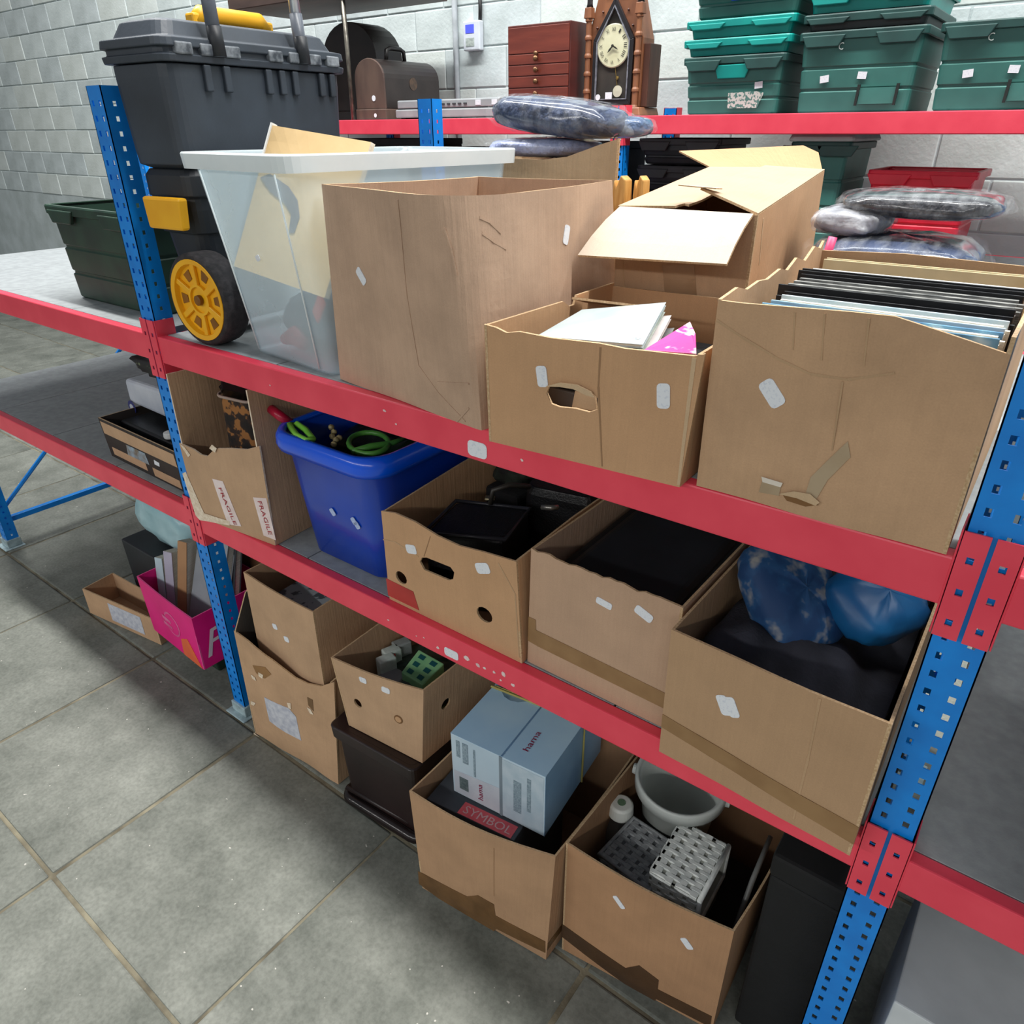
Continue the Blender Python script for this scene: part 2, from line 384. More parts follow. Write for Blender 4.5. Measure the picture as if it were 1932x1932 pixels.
M_TAPE2 = pm('kraft_parcel_tape', srgb(152, 118, 78), srgb(140, 106, 68), scale=20, rough=.35, bump=.1, bscale=60)
M_PALE = pm('torn_paper', srgb(236, 222, 202), srgb(214, 194, 168), scale=120, rough=.9)
M_BLACK = pm('black_plastic', srgb(34, 38, 44), srgb(26, 29, 34), scale=8, rough=.5, bump=.06)
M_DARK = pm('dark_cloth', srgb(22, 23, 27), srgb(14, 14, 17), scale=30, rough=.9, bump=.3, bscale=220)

# ------------------------------------------------------------ the setting: slab floor, block wall
fm = pm('floor_bedding', srgb(136, 130, 110), srgb(86, 80, 66), scale=9, rough=.95, bump=.4, bscale=120)
fl = struct(obj('floor', MB().box((-22, -5, -.1), (6, 4.2, -.005)), fm))
def concrete(name, seed):
    mt, nt, P, N, L = _new(name); tc = N('ShaderNodeTexCoord'); mp = N('ShaderNodeMapping'); mp.inputs['Location'].default_value = (seed*3.1, seed*1.3, 0)
    oi = N('ShaderNodeObjectInfo'); va = N('ShaderNodeVectorMath'); va.operation = 'MULTIPLY_ADD'; va.inputs[1].default_value = (9, 7, 3); L(oi.outputs['Random'], va.inputs[0]); L(tc.outputs['Object'], va.inputs[2]); L(va.outputs[0], mp.inputs[0])
    n = N('ShaderNodeTexNoise'); n.inputs['Scale'].default_value = 4.5; n.inputs['Detail'].default_value = 8; n.inputs['Roughness'].default_value = .68; L(mp.outputs[0], n.inputs['Vector'])
    r = N('ShaderNodeValToRGB'); r.color_ramp.elements[0].position = .28; r.color_ramp.elements[1].position = .72
    r.color_ramp.elements[0].color = c4(srgb(86, 90, 84)); r.color_ramp.elements[1].color = c4(srgb(136, 139, 132)); L(n.outputs['Fac'], r.inputs[0])
    n2 = N('ShaderNodeTexNoise'); n2.inputs['Scale'].default_value = 95; n2.inputs['Detail'].default_value = 4; L(mp.outputs[0], n2.inputs['Vector'])
    r2 = N('ShaderNodeValToRGB'); r2.color_ramp.elements[0].position = .3; r2.color_ramp.elements[1].position = .62; r2.color_ramp.elements[0].color = (.80, .80, .79, 1); r2.color_ramp.elements[1].color = (1.04, 1.04, 1.03, 1); L(n2.outputs['Fac'], r2.inputs[0])
    mx = N('ShaderNodeMix'); mx.data_type = 'RGBA'; mx.blend_type = 'MULTIPLY'; mx.inputs[0].default_value = 1; L(r.outputs[0], mx.inputs[6]); L(r2.outputs[0], mx.inputs[7])
    n3 = N('ShaderNodeTexNoise'); n3.inputs['Scale'].default_value = 70; n3.inputs['Detail'].default_value = 1; L(mp.outputs[0], n3.inputs['Vector'])
    r3 = N('ShaderNodeValToRGB'); r3.color_ramp.elements[0].position = .785; r3.color_ramp.elements[1].position = .80; r3.color_ramp.elements[0].color = (0, 0, 0, 1); L(n3.outputs['Fac'], r3.inputs[0])
    mx2 = N('ShaderNodeMix'); mx2.data_type = 'RGBA'; L(r3.outputs[0], mx2.inputs[0]); L(mx.outputs[2], mx2.inputs[6]); mx2.inputs[7].default_value = (.46, .45, .41, 1)
    L(mx2.outputs[2], P.inputs['Base Color']); P.inputs['Roughness'].default_value = .85
    bb = N('ShaderNodeBump'); bb.inputs['Strength'].default_value = .3; bb.inputs['Distance'].default_value = .003; L(n2.outputs['Fac'], bb.inputs['Height']); L(bb.outputs[0], P.inputs['Normal']); return mt
M_CON = concrete('paving_concrete', 1)
SX, SY, X0, Y0 = .635, .64, -1.735, .255
sl = None
for i in range(-16, 8):
    for j in range(-5, 6):
        x, y = X0+i*SX, Y0+j*SY
        if i < -7 and j < -1: continue
        if sl is None:
            sl = obj('paving_slab', MB().box((.0045, .0045, -.045), (SX-.0045, SY-.0045, 0)), M_CON, bevel=.006); o = sl
        else:
            o = sl.copy(); C.objects.link(o)
        o.parent = fl; o.location = (x+rnd.uniform(-.002, .002), y, rnd.uniform(-.0015, .0)); o.rotation_euler = (rnd.uniform(-.002, .002), rnd.uniform(-.002, .002), rnd.uniform(-.003, .003))
WY = 3.75
wm = pm('painted_mortar', srgb(190, 200, 202), srgb(170, 180, 180), scale=5, rough=.9, bump=.4, bscale=60)
wl = struct(obj('wall_back', MB().box((-22, WY, -.02), (6, WY+.2, 3.2)), wm))
M_BLK = [pm('white_painted_block_%d' % k, srgb(*a), srgb(*b), scale=3.2, rough=.8, bump=.4, bscale=60) for k, (a, b) in enumerate((((206, 216, 216), (178, 188, 188)), ((198, 208, 210), (166, 176, 176)), ((210, 218, 216), (186, 194, 190))))]
bk = []
for k in range(3):
    bk.append(obj('wall_block', MB().box((.004, -.006, .004), (.446, .012, .196)), M_BLK[k], bevel=.004)); bk[-1].parent = wl; bk[-1].location = (-6.9+k*.45, WY, .364)
for r in range(2, 16):
    for c_ in range(-8, 24):
        z = -.036+.2*r; x = -6.9+.45*c_-(.225 if r % 2 else 0)
        if r == 2 and c_ < 3: continue
        if z+.2 > 3.2: continue
        if z < 1.0 and (c_ > 16 or c_ < 3): continue
        if r == 2 and c_ < 0: continue
        k = rnd.randrange(3); o = bk[k].copy(); C.objects.link(o); o.parent = wl; o.location = (x, WY+rnd.uniform(-.001, .003), z); o.rotation_euler = (0, 0, rnd.uniform(-.003, .003))

# ------------------------------------------------------------ racking
YF = .9206; Z1, Z2 = 1.29, .785
def holed(mb, o, a, b, W, Hh, cols, pitch, hw, hh, z0=.03):
    """flat strip from o spanned by unit a (width W) and b (height Hh) with punched slots (real openings)"""
    o, a, b = V(o), V(a), V(b); xs = [0]
    for c in cols: xs += [c-hw/2, c+hw/2]
    xs.append(W); ys = [0]; rows = []
    z = z0
    while z+hh < Hh-.01: rows.append(len(ys)); ys += [z, z+hh]; z += pitch
    ys.append(Hh); idx = len(mb.v); nx = len(xs)
    mb.v += [o+a*x+b*y for y in ys for x in xs]
    for j in range(len(ys)-1):
        hr = (j in rows)
        for i in range(nx-1):
            if hr and i % 2 == 1: continue
            q = idx+j*nx+i; mb.f.append([q, q+1, q+nx+1, q+nx]); mb.mi.append(0)
def post(rack, x, y, z0, z1, w=.0624, d=.05, face=-1):
    """perforated C-section upright, open at the back"""
    mb = MB(); X, Z = V((1, 0, 0)), V((0, 0, 1)); h = z1-z0
    holed(mb, (x, y, z0), X, Z, w, h, (.0165, .0459), .030, .0085, .0115)
    holed(mb, (x+w, y, z0), V((0, 1, 0)), Z, d, h, (.025,), .030, .008, .010)
    holed(mb, (x, y+d, z0), V((0, -1, 0)), Z, d, h, (.025,), .030, .008, .010)
    o = obj('post', mb, M_BLUE, rack, solid=.002)
    ft = MB().box((x-.022, y-.026, z0), (x+w+.018, y+d+.012, z0+.006)).box((x-.006, y-.008, z0+.006), (x+w+.006, y+d+.004, z0+.045))
    if z0 == 0: obj('foot', ft, pm('grey_blue_foot_plastic', srgb(176, 198, 204), srgb(140, 160, 166), scale=40, rough=.7), o, bevel=.003)
    return o
def rackrun(label, xs, yf, yr, levels, ztop, boards):
    rk = thing('shelving_rack', label, 'shelving', (xs[0], yf, 0))
    for x in xs:
        post(rk, x, yf, 0, ztop); post(rk, x, yr, 0, ztop)
        pr = [(.2, 1.05)]
        for za, zb in pr: obj('brace', MB().tube([(x+.031, yf+.05, za), (x+.031, yr, zb)], .009, n=6), M_BLUE, rk)
        for zz in (.12, 1.08): obj('brace', MB().box((x+.018, yf+.048, zz), (x+.044, yr+.002, zz+.025)), M_BLUE, rk, bevel=.002)
    bms = {}
    for i in range(len(xs)-1):
        a, b = xs[i]+.0624+.002, xs[i+1]-.002
        for k, zt in enumerate(levels):
            bms[(i, k)] = beamfit(rk, xs[i], xs[i+1], yf, zt, -1); beamfit(rk, xs[i], xs[i+1], yr+.05, zt, 1)
            n = boards; w_ = (b-a)/n
            for q in range(n):
                obj('shelf_board', MB().box((a+q*w_+.002, yf+.0235, zt-.018), (a+(q+1)*w_-.002, yr+.05-.0235, zt-.0005)), M_BOARD, rk, bevel=.001)
    return rk, bms
def beamfit(rk, xa, xb, y, zt, side, h=.069):
    """beam spans between the uprights; its end plates lap half of each upright's face"""
    d = .040; sg = 1 if side < 0 else -1; x0, x1 = xa+.0634, xb-.001
    pr = [(-.004, 0), (d, 0), (d, h-.018), (.022, h-.018), (.022, h), (-.004, h)]
    o = obj('beam', MB().prism([(x0, y+sg*a, zt-h+b) for a, b in pr], (x1-x0, 0, 0)), M_RED, rk, bevel=.003)
    z0 = zt-h-.042; hh = .15; pw = .0285
    for xs_ in (xa+.0624-pw, xb):
        mb = MB(); yy = y-.0045*sg
        ax = V((1, 0, 0)) if sg > 0 else V((-1, 0, 0)); oo = (xs_, yy, z0) if sg > 0 else (xs_+pw, yy, z0)
        holed(mb, oo, ax, V((0, 0, 1)), pw, hh, (pw/2,), .045, .008, .010, .018)
        obj('end_plate', mb, M_RED, o, solid=-.0025)
    for xe in (xa+.0634, xb-.0035):
        obj('end_plate', MB().box((xe, min(y-.0045*sg, y+.048*sg), z0), (xe+.0025, max(y-.0045*sg, y+.048*sg), z0+hh)), M_RED, o, bevel=.0008)
    return o
XL, XR = -1.880, -.019
rackA, BM = rackrun('long blue and red boltless rack loaded with cardboard boxes on two shelves', [XL-1.861, XL, XR, XR+1.861], YF, 1.987, [Z2, Z1], 1.84, 4)
YB = 3.05; ZB = 1.80
rackB, BMB = rackrun('blue and red rack against the block wall carrying the clock and green crates', [-1.756-3.722, -1.756-1.861, -1.756, -1.756+1.861], YB, 3.53, [1.30, ZB], 1.836, 3)
# beam marks on the front rack: shelf tickets and knocked-off paint
bp1 = Panel((XL+.0634, YF-.004, Z1-.069), (XR-.001, YF-.004, Z1-.069), (XR-.001, YF-.004, Z1), (XL+.0634, YF-.004, Z1)); bp1.ob = BM[(1, 1)]
bp2 = Panel((XL+.0634, YF-.004, Z2-.069), (XR-.001, YF-.004, Z2-.069), (XR-.001, YF-.004, Z2), (XL+.0634, YF-.004, Z2)); bp2.ob = BM[(1, 0)]
bp1.sticker(901, 848, 1, .3, L=.044, Wd=.030, name='shelf_ticket'); bp2.sticker(852, 1233, 1, .5, L=.040, Wd=.022, name='shelf_ticket')
def chips(p, spots):
    for (x, y, r) in spots:
        u, v = p.uv(x, y); n = 7
        p.patch('paint_chip', [(u+r*rnd.uniform(.5, 1.2)*cos(2*pi*k/n)/p.W, v+r*.8*rnd.uniform(.4, 1.1)*sin(2*pi*k/n)/p.H) for k in range(n)], M_CHIP, off=.0008, t=.0006, step=.1)
chips(bp1, [(726, 775, .005), (748, 800, .003), (985, 868, .004), (510, 727, .003)])
chips(bp2, [(733, 1170, .004), (786, 1200, .003), (800, 1203, .003), (826, 1222, .006), (880, 1242, .009), (902, 1255, .008), (915, 1261, .005), (932, 1268, .005), (950, 1272, .009), (968, 1292, .006), (945, 1283, .004)])
# ------------------------------------------------------------ cardboard boxes
def carton(label, b, t, mat, sides=None, bottom=True, name='cardboard_box', group=None, edge=None, th=.0045):
    """open carton from four base corners and four top corners (front-left, front-right, back-right, back-left)"""
    b = [V(p) for p in b]; t = [V(p) for p in t]; sides = sides or {}
    rt_ = thing(name, label, 'box', (sum(p.x for p in b)/4, sum(p.y for p in b)/4, b[0].z), group); P = {}
    for i, nm in enumerate(('front', 'right', 'back', 'left')):
        j = (i+1) % 4; o = sides.get(nm, {})
        if o is None: continue
        p = o['panel'](b, t) if 'panel' in o else Panel(b[i], b[j], t[j], t[i], o.get('bulge')); P[nm] = p
        ol = o.get('outline'); ol = ol(p) if callable(ol) else ol
        hs = o.get('holes'); hs = hs(p) if callable(hs) else (hs or [])
        p.build(nm+'_panel', [o.get('mat', mat), edge or M_EDGE], rt_, ol, hs, t=th, step=.016 if 'panel' in o else .035)
    if bottom:
        q = Panel(b[0]+V((0, 0, .0005)), b[1]+V((0, 0, .0005)), b[2]+V((0, 0, .0005)), b[3]+V((0, 0, .0005))); q.n = V((0, 0, 1))
        ins = .006; u = [(.015, .015), (.985, .015), (.985, .985), (.015, .985)]
        pts, tr = cdt([(p[0]*q.W, p[1]*q.H) for p in u], [], .2); pts = [(p[0]/q.W, p[1]/q.H) for p in pts]
        obj('bottom_panel', slab(pts, tr, q.pos, q.nrm, .004, top=.004, uvf=lambda a, c: (a*q.W, c*q.H)), mat, rt_)
    return rt_, P
def flap(root, A, B, Cc, D, mat, bulge=None, outline=None, name='flap', t=.004):
    p = Panel(A, B, Cc, D, bulge); p.build(name, [mat, M_EDGE], root, outline, t=t); return p
def crease(p, pl, w, mat, off=.0006):
    """a raised fold line along pixel polyline"""
    uv = p.uvs(pl)
    for a, b in zip(uv[:-1], uv[1:]):
        d = V(((b[0]-a[0])*p.W, (b[1]-a[1])*p.H)); e = V((-d.y, d.x)).normalized()*w/2; e = (e.x/p.W, e.y/p.H)
        p.patch('crease', [(a[0]-e[0], a[1]-e[1]), (b[0]-e[0]*.7, b[1]-e[1]*.7), (b[0]+e[0]*.7, b[1]+e[1]*.7), (a[0]+e[0], a[1]+e[1])], mat, off=off, t=.001, step=.05)
def wav(base, amp, n, seed):
    r = random.Random(seed); return [(1-i/n, base+r.uniform(-amp, amp)) for i in range(n+1)]
def frontpx(top_px, lo=(0, 1)):
    """panel outline: plain lower corners, upper edge followed through photo points (right to left)"""
    def f(p):
        q = p.uvs(top_px); return [(0, 0), (1, 0)]+q
    return f
def q4(z, *xy): return [V((x, y, z)) for x, y in xy]

Z1s, Z2s = Z1+.001, Z2+.001
# big open carton on the top shelf
big, Pb = carton('large open empty cardboard box with a crushed rounded corner, beside the clear tub',
    q4(Z1s, (-1.168, .954), (-.742, .898), (-.722, 1.345), (-1.10, 1.33)), q4(1.663, (-1.158, .956), (-.715, .842), (-.767, 1.344), (-1.066, 1.301)), K2,
    {'front': dict(panel=lambda b, t: RoundedPanel(b[0], b[1], t[1], t[0], 1, b[2], t[2], .010, .19, bow(.004, 1, .7, .004, 1))),
     'right': dict(panel=lambda b, t: RoundedPanel(b[1], b[2], t[2], t[1], 0, b[0], t[0], .010, .19, bow(.004, 1, .7, .003, 2))), 'left': dict(bulge=bow(-.012, 1, 1)), 'back': dict(bulge=bow(-.02, 1, 1))})
M_CREASE = card('cardboard_fold', srgb(188, 156, 122), seed=9)
M_CREASED = card('cardboard_fold_dark', srgb(160, 126, 94), seed=10)
Pb['front'].sticker(682, 521, .55, 1); Pb['right'].sticker(1068, 443, -.15, 1)
for pl in ([(750, 376), (768, 560), (790, 690), (830, 745), (878, 795)], [(838, 430), (852, 470), (862, 520)], [(826, 722), (885, 724)], [(862, 795), (885, 770)]): crease(Pb['front'], pl, .004, K2, .0012)
for pl in ([(910, 440), (930, 455), (955, 470)], [(905, 410), (925, 420), (945, 440)]): crease(Pb['right'], pl, .004, K2, .0012)

# low tray with a hand hole
tray, Pt = carton('low cardboard tray box with a torn hand hole holding magazines',
    q4(Z1s, (-.704, .871), (-.372, .897), (-.382, 1.262), (-.706, 1.25)), q4(1.486, (-.703, .864), (-.366, .902), (-.382, 1.268), (-.701, 1.25)), K3,
    {'front': dict(outline=frontpx([(1330, 668), (1310, 672), (1180, 658), (1130, 648), (1040, 638), (980, 626), (955, 628), (935, 618), (913, 612)]),
       holes=lambda p: [p.uvs([(1031, 742), (1036, 728), (1060, 723), (1090, 727), (1115, 738), (1128, 752), (1127, 773), (1112, 778), (1085, 771), (1055, 768), (1040, 762)])]),
     'left': dict(outline=[(0, 0), (1, 0), (1, 1), (.45, 1.0), (.40, .94), (.36, .94), (.34, 1.02), (0, 1.03)])})
Pt['front'].sticker(1023, 710, .12, 1); Pt['front'].sticker(1252, 747, 0, 1, L=.036, Wd=.019)
crease(Pt['front'], [(1133, 655), (1129, 730), (1136, 880)], .003, M_CREASED); crease(Pt['front'], [(1310, 675), (1280, 915)], .006, K4)
flap(tray, (-.695, 1.10, 1.49), (-.54, 1.115, 1.49), (-.545, 1.145, 1.478), (-.690, 1.14, 1.478), K3, name='inner_flap')
pt_torn = Pt['front'].patch('torn_flap', Pt['front'].uvs([(1033, 727), (1060, 720), (1092, 724), (1118, 737), (1125, 748), (1110, 744), (1085, 732), (1060, 728)]), K4, off=.006, t=.003)
pt_tab = flap(tray, *[PY(x, y, .915) for x, y in ((1078, 772), (1126, 778), (1122, 742), (1085, 738))], mat=K4, name='inner_flap')

# tall carton with top flaps open, behind the tray
FLt, FRt = PY(1166, 391, 1.285), PY(1430, 406, 1.285)
BRt, BLt = V((-.527, 1.90, 1.664)), V((-.800, 1.88, 1.664))
tall, Pl = carton('tall cardboard box with its end flaps folded open, behind the magazine tray',
    [V((FLt.x+.004, 1.285, Z1s)), V((FRt.x, 1.285, Z1s)), V((-.515, 1.90, Z1s)), V((-.79, 1.88, Z1s))], [FLt, FRt, BRt, BLt], K1, {'right': dict(mat=K3)})
fA, fB = PY(1090, 481, 1.165), PY(1371, 498, 1.165)
flap(tall, fA, fB, FRt+V((-.008, 0, .002)), FLt+V((.004, 0, .002)), card('cardboard_inside_pale', srgb(206, 191, 173), blotch=.94, seed=12), bulge=lambda u, v: .006*sin(pi*v))
flap(tall, BLt+V((.01, 0, 0)), BRt+V((-.005, .0, 0)), PY(1545, 273, 1.97), PY(1280, 284, 1.99), K3, outline=[(0, 0), (1, 0), (.99, .7), (.9, 1), (0, .98)])
mid = lambda a, b, k: a+(b-a)*k
LM, RM = mid(FLt, FRt, .60), mid(FLt, FRt, .52); LMb, RMb = mid(BLt, BRt, .5), mid(BLt, BRt, .5)
ptl = card('cardboard_top_pale', srgb(192, 167, 141), blotch=.9, seed=13)
flap(tall, FLt+V((0, 0, .003)), LM+V((-.03, .03, .006)), LMb+V((0, 0, .005)), BLt+V((0, 0, .003)), ptl, outline=[(0, 0), (.80, 0), (.86, .05), (.95, .03), (1, .12), (1, 1), (0, 1)])
flap(tall, RM+V((-.005, .05, .034)), FRt+V((0, 0, .003)), BRt+V((0, 0, .003)), RMb+V((0, 0, .009)), ptl, outline=[(0, .03), (.25, .02), (1, 0), (1, 1), (0, 1)])
flap(tall, RM+V((-.035, .03, .040)), RM+V((.03, .045, .036)), RM+V((.03, .075, .034)), RM+V((-.03, .07, .037)), M_PALE, name='torn_strip', t=.002)
crease(Pl['front'], [(1175, 490), (1180, 580)], .003, M_CREASE); crease(Pl['right'], [(1440, 412), (1432, 500)], .004, K4)
Pl['front'].patch('packing_tape', Pl['front'].uvs([(1250, 500), (1310, 500), (1318, 600), (1258, 595)]), pm('clear_tape_old', srgb(170, 140, 112), srgb(156, 124, 94), rough=.18, bump=.1), off=.001)

# records box at the right end of the top shelf
rec, Pr = carton('cardboard box with a ragged rim, full of record albums and magazines',
    q4(Z1s, (-.355, .917), (-.030, .917), (-.032, 1.43), (-.375, 1.428)), q4(1.557, (-.357, .915), (-.030, .913), (-.032, 1.43), (-.378, 1.426)), K6,
    {'front': dict(bulge=bow(.006, 1, .6, .004, 3), outline=lambda p: [(0, 0), (1, 0), (1, .93)]+p.uvs([(1688, 597), (1600, 588), (1500, 580), (1400, 572), (1352, 566)])+[(0, 1)]),
     'left': dict(outline=lambda p: [(0, 0), (1, 0), (1, 1), (.88, 1.02), (.8, .985), (.7, 1.0), (.62, .985), (.5, 1.01), (.42, .98), (.33, 1.03), (.22, .985), (.12, 1.05), (.04, 1.02), (0, 1.06)]),
     'back': dict(outline=[(0, 0), (1, 0), (1, 1), (.6, 1.02), (0, 1)])})
Pr['front'].sticker(1457, 742, .62, 1, L=.038, Wd=.022)
crease(Pr['front'], [(1352, 604), (1400, 636), (1470, 678), (1530, 706), (1600, 716), (1688, 704)], .004, M_CREASE)
for a, b in (((1500, 590), (1496, 660)), ((1556, 592), (1550, 680)), ((1640, 600), (1630, 690)), ((1590, 720), (1570, 850))): crease(Pr['front'], [a, b], .0025, M_CREASE)
MCT = pm('clear_tape_glossy', srgb(176, 156, 128), srgb(160, 138, 110), rough=.12, bump=.15, bscale=40)
Pr['front'].patch('packing_tape', Pr['front'].uvs([(1440, 902), (1475, 912), (1470, 935), (1432, 928)]), MCT)
Pr['front'].patch('packing_tape', Pr['front'].uvs([(1600, 832), (1605, 862), (1562, 905), (1540, 942), (1520, 932), (1530, 900), (1560, 870)]), MCT)
Pr['front'].patch('torn_strip', Pr['front'].uvs([(1438, 898), (1478, 910), (1474, 918), (1440, 908)]), pm('torn_white', srgb(232, 222, 208), rough=.5), off=.003)
Pr['front'].patch('torn_strip', Pr['front'].uvs([(1470, 930), (1500, 925), (1530, 930), (1548, 946), (1540, 952), (1505, 938)]), K4, off=.004)
Pr['front'].patch('tear_hole', Pr['front'].uvs([(1478, 934), (1505, 938), (1545, 952), (1520, 955), (1485, 944)]), pm('torn_inner_ply', srgb(128, 92, 56), rough=.95), off=.0015)

# garment carton behind the clear tub and the big box
gar, Pg = carton('cardboard box heaped with plastic-wrapped garments, behind the large empty box',
    q4(Z1s, (-1.235, 1.58), (-.905, 1.60), (-1.10, 1.95), (-1.40, 1.92)), [V((-1.24, 1.58, 1.687)), V((-.900, 1.60, 1.732)), V((-1.105, 1.95, 1.70)), V((-1.41, 1.92, 1.69))], K4,
    {'front': dict(bulge=bow(.0, 1, 1), outline=[(0, 0), (1, 0), (1, 1), (.85, .985), (.6, .95), (.4, .955), (.15, .985), (0, 1)])})

# ---- middle shelf
frag, Pf = carton('cardboard box with a cut-down front and two strips of fragile tape',
    q4(Z2s, (-1.795, .902), (-1.482, .931), (-1.505, 1.34), (-1.800, 1.31)), [V((-1.793, .905, 1.200)), V((-1.483, .931, 1.210)), V((-1.505, 1.34, 1.20)), V((-1.805, 1.31, 1.20))], K1,
    {'front': dict(bulge=bow(.012, 1, .3), outline=lambda p: [(0, 0), (1, 0)]+p.uvs([(489, 842), (465, 848), (436, 846), (410, 846), (400, 852), (391, 861), (379, 858), (365, 848), (354, 843), (338, 836)])),
     'left': dict(bulge=bow(-.006, 1, 1, .006, 4))}, edge=M_PALE)
M_FRT = pm('white_fragile_tape', srgb(238, 222, 220), srgb(222, 202, 198), scale=30, rough=.4)
M_FRL = pm('red_tape_print', srgb(176, 34, 50), srgb(156, 30, 44), scale=200, rough=.5)
t1 = Pf['front'].patch('fragile_tape', Pf['front'].uvs([(401, 903), (421, 908), (456, 993), (431, 989)]), M_FRT)
t2 = Pf['front'].patch('fragile_tape', Pf['front'].uvs([(478, 938), (503, 940), (521, 1019), (498, 1010)]), M_FRT)
Pf['front'].text('FRAGILE', (413, 920), (443, 990), .013, M_FRL, parent=Pf['front'].ob); Pf['front'].text('FRAGILE', (487, 945), (508, 1008), .014, M_FRL, parent=Pf['front'].ob)
Pf['front'].patch('torn_strip', Pf['front'].uvs([(345, 893), (351, 890), (386, 968), (434, 983), (434, 991), (378, 981), (370, 972)]), M_PALE, off=.0018)
Pf['front'].patch('torn_strip', Pf['front'].uvs([(341, 838), (348, 842), (360, 858), (356, 862)]), M_PALE, off=.002)
Pf['front'].patch('torn_strip', Pf['front'].uvs([(397, 845), (402, 838), (411, 845), (408, 853)]), M_PALE, off=.004)

FRb = PZ(985, 1252, Z2s)
ban, Pn = carton('banana carton with an oblong hand slot and two round vent holes on the middle shelf',
    [PZ(735, 1130, Z2s), FRb, V((-.690, 1.44, Z2s)), V((-1.060, 1.44, Z2s))], [V((-1.065, .940, 1.015)), above(FRb, 974, 1060), V((-.690, 1.44, 1.04)), V((-1.06, 1.44, 1.03))], K3,
    {'front': dict(bulge=bow(.010, 1, .8), outline=frontpx([(974, 1060), (913, 1042), (866, 1030), (825, 1011), (783, 985), (745, 968), (719, 964)]),
       holes=lambda p: [p.uvs([(792, 1060), (796, 1052), (805, 1052), (850, 1070), (857, 1080), (855, 1093), (847, 1095), (800, 1075)]), p.circle(757, 1090, .0165, sx=1.1), p.circle(914, 1160, .0185, sx=1.1)]),
     'left': dict(outline=[(0, 0), (1, 0), (1, 1), (.5, 1.06), (0, 1.10)]), 'right': dict(outline=[(0, 0), (1, 0), (1, 1), (.4, 1.02), (0, 1)])})
Pn['front'].sticker(776, 1036, 1, .15, L=.034, Wd=.022); Pn['front'].sticker(911, 1072, 1, 0, L=.036, Wd=.024)
Pn['front'].patch('printed_red_panel', Pn['front'].uvs([(729, 1091), (780, 1116), (791, 1151), (733, 1123)]), pm('red_ink_on_board', srgb(184, 62, 56), srgb(168, 54, 48), rough=.8))
crease(Pn['front'], [(723, 1018), (745, 1022), (790, 1050)], .003, M_CREASE); crease(Pn['front'], [(800, 1050), (812, 1012)], .002, M_CREASED); crease(Pn['front'], [(940, 1062), (972, 1120), (980, 1240)], .003, M_CREASE)

pl2, Pp = carton('plain cardboard box with a rough-cut rim holding a black case, next to the banana carton',
    q4(Z2s, (-.677, .948), (-.362, .944), (-.355, 1.45), (-.675, 1.45)), q4(1.055, (-.672, .950), (-.361, .944), (-.355, 1.45), (-.672, 1.45)), K5,
    {'front': dict(outline=lambda p: [(0, 0), (1, 0)]+wav(1.0, .012, 22, 5)), 'left': dict(bulge=bow(-.004, 1, 1))})
Pp['front'].sticker(1140, 1138, 1, .55, L=.033, Wd=.014); Pp['front'].sticker(1215, 1158, 1, .8, L=.036, Wd=.018)
Pp['front'].patch('packing_tape', [(0, .20), (.08, .19), (1, .17), (1, .30), (.06, .33), (.055, .42), (0, .42)], M_TAPE2)
pl3, Pq = carton('cardboard box of dark clothes sticking out over the red shelf beam',
    q4(Z2s, (-.350, .889), (-.027, .873), (-.030, 1.42), (-.345, 1.42)), q4(1.050, (-.354, .887), (-.027, .872), (-.030, 1.42), (-.348, 1.42)), card('cardboard_olive_tan', srgb(182, 149, 116), blotch=.9, seed=15),
    {'front': dict(bulge=bow(.004, 1, .8, .002, 2))})
s1 = Pq['front'].sticker(1366, 1330, .35, 1, L=.036, Wd=.018); Pq['front'].sticker(1381, 1334, .35, 1, L=.036, Wd=.018)
Pq['front'].patch('packing_tape', [(0, .22), (1, .10), (1, .24), (0, .33)], M_TAPE2)
crease(Pq['front'], [(1547, 1318), (1525, 1430), (1497, 1545)], .004, M_CREASE)

# ---- floor row
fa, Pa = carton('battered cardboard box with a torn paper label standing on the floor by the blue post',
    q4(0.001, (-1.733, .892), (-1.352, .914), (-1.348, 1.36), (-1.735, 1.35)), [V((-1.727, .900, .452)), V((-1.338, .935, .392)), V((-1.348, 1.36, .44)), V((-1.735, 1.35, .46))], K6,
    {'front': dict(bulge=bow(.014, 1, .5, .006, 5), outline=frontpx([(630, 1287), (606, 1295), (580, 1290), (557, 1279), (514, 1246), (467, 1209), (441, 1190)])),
     'left': dict(mat=card('board_dark_lining', srgb(74, 70, 66), seed=30), outline=[(0, 0), (1, 0), (1, .93), (.88, 1.16), (.70, 1.27), (.2, 1.2), (0, 1)])})  # left panel coloured dark grey, unlike the other panels
Pa['front'].patch('paper_label', Pa['front'].uvs([(499, 1315), (512, 1322), (545, 1336), (559, 1352), (569, 1397), (540, 1382), (509, 1360)]), pm('label_paper', srgb(206, 208, 216), srgb(176, 180, 194), scale=60, rough=.7))
for pl in ([(474, 1272), (482, 1278), (484, 1284), (477, 1280)], [(488, 1268), (497, 1273), (496, 1280), (489, 1275)], [(542, 1325), (549, 1326), (550, 1338), (545, 1335)], [(580, 1334), (587, 1338), (592, 1348), (585, 1345)], [(474, 1322), (483, 1326), (480, 1331), (474, 1328)], [(480, 1382), (500, 1398), (560, 1432), (556, 1436), (500, 1404), (478, 1388)]):
    Pa['front'].patch('torn_patch', Pa['front'].uvs(pl), M_PALE, off=.002)
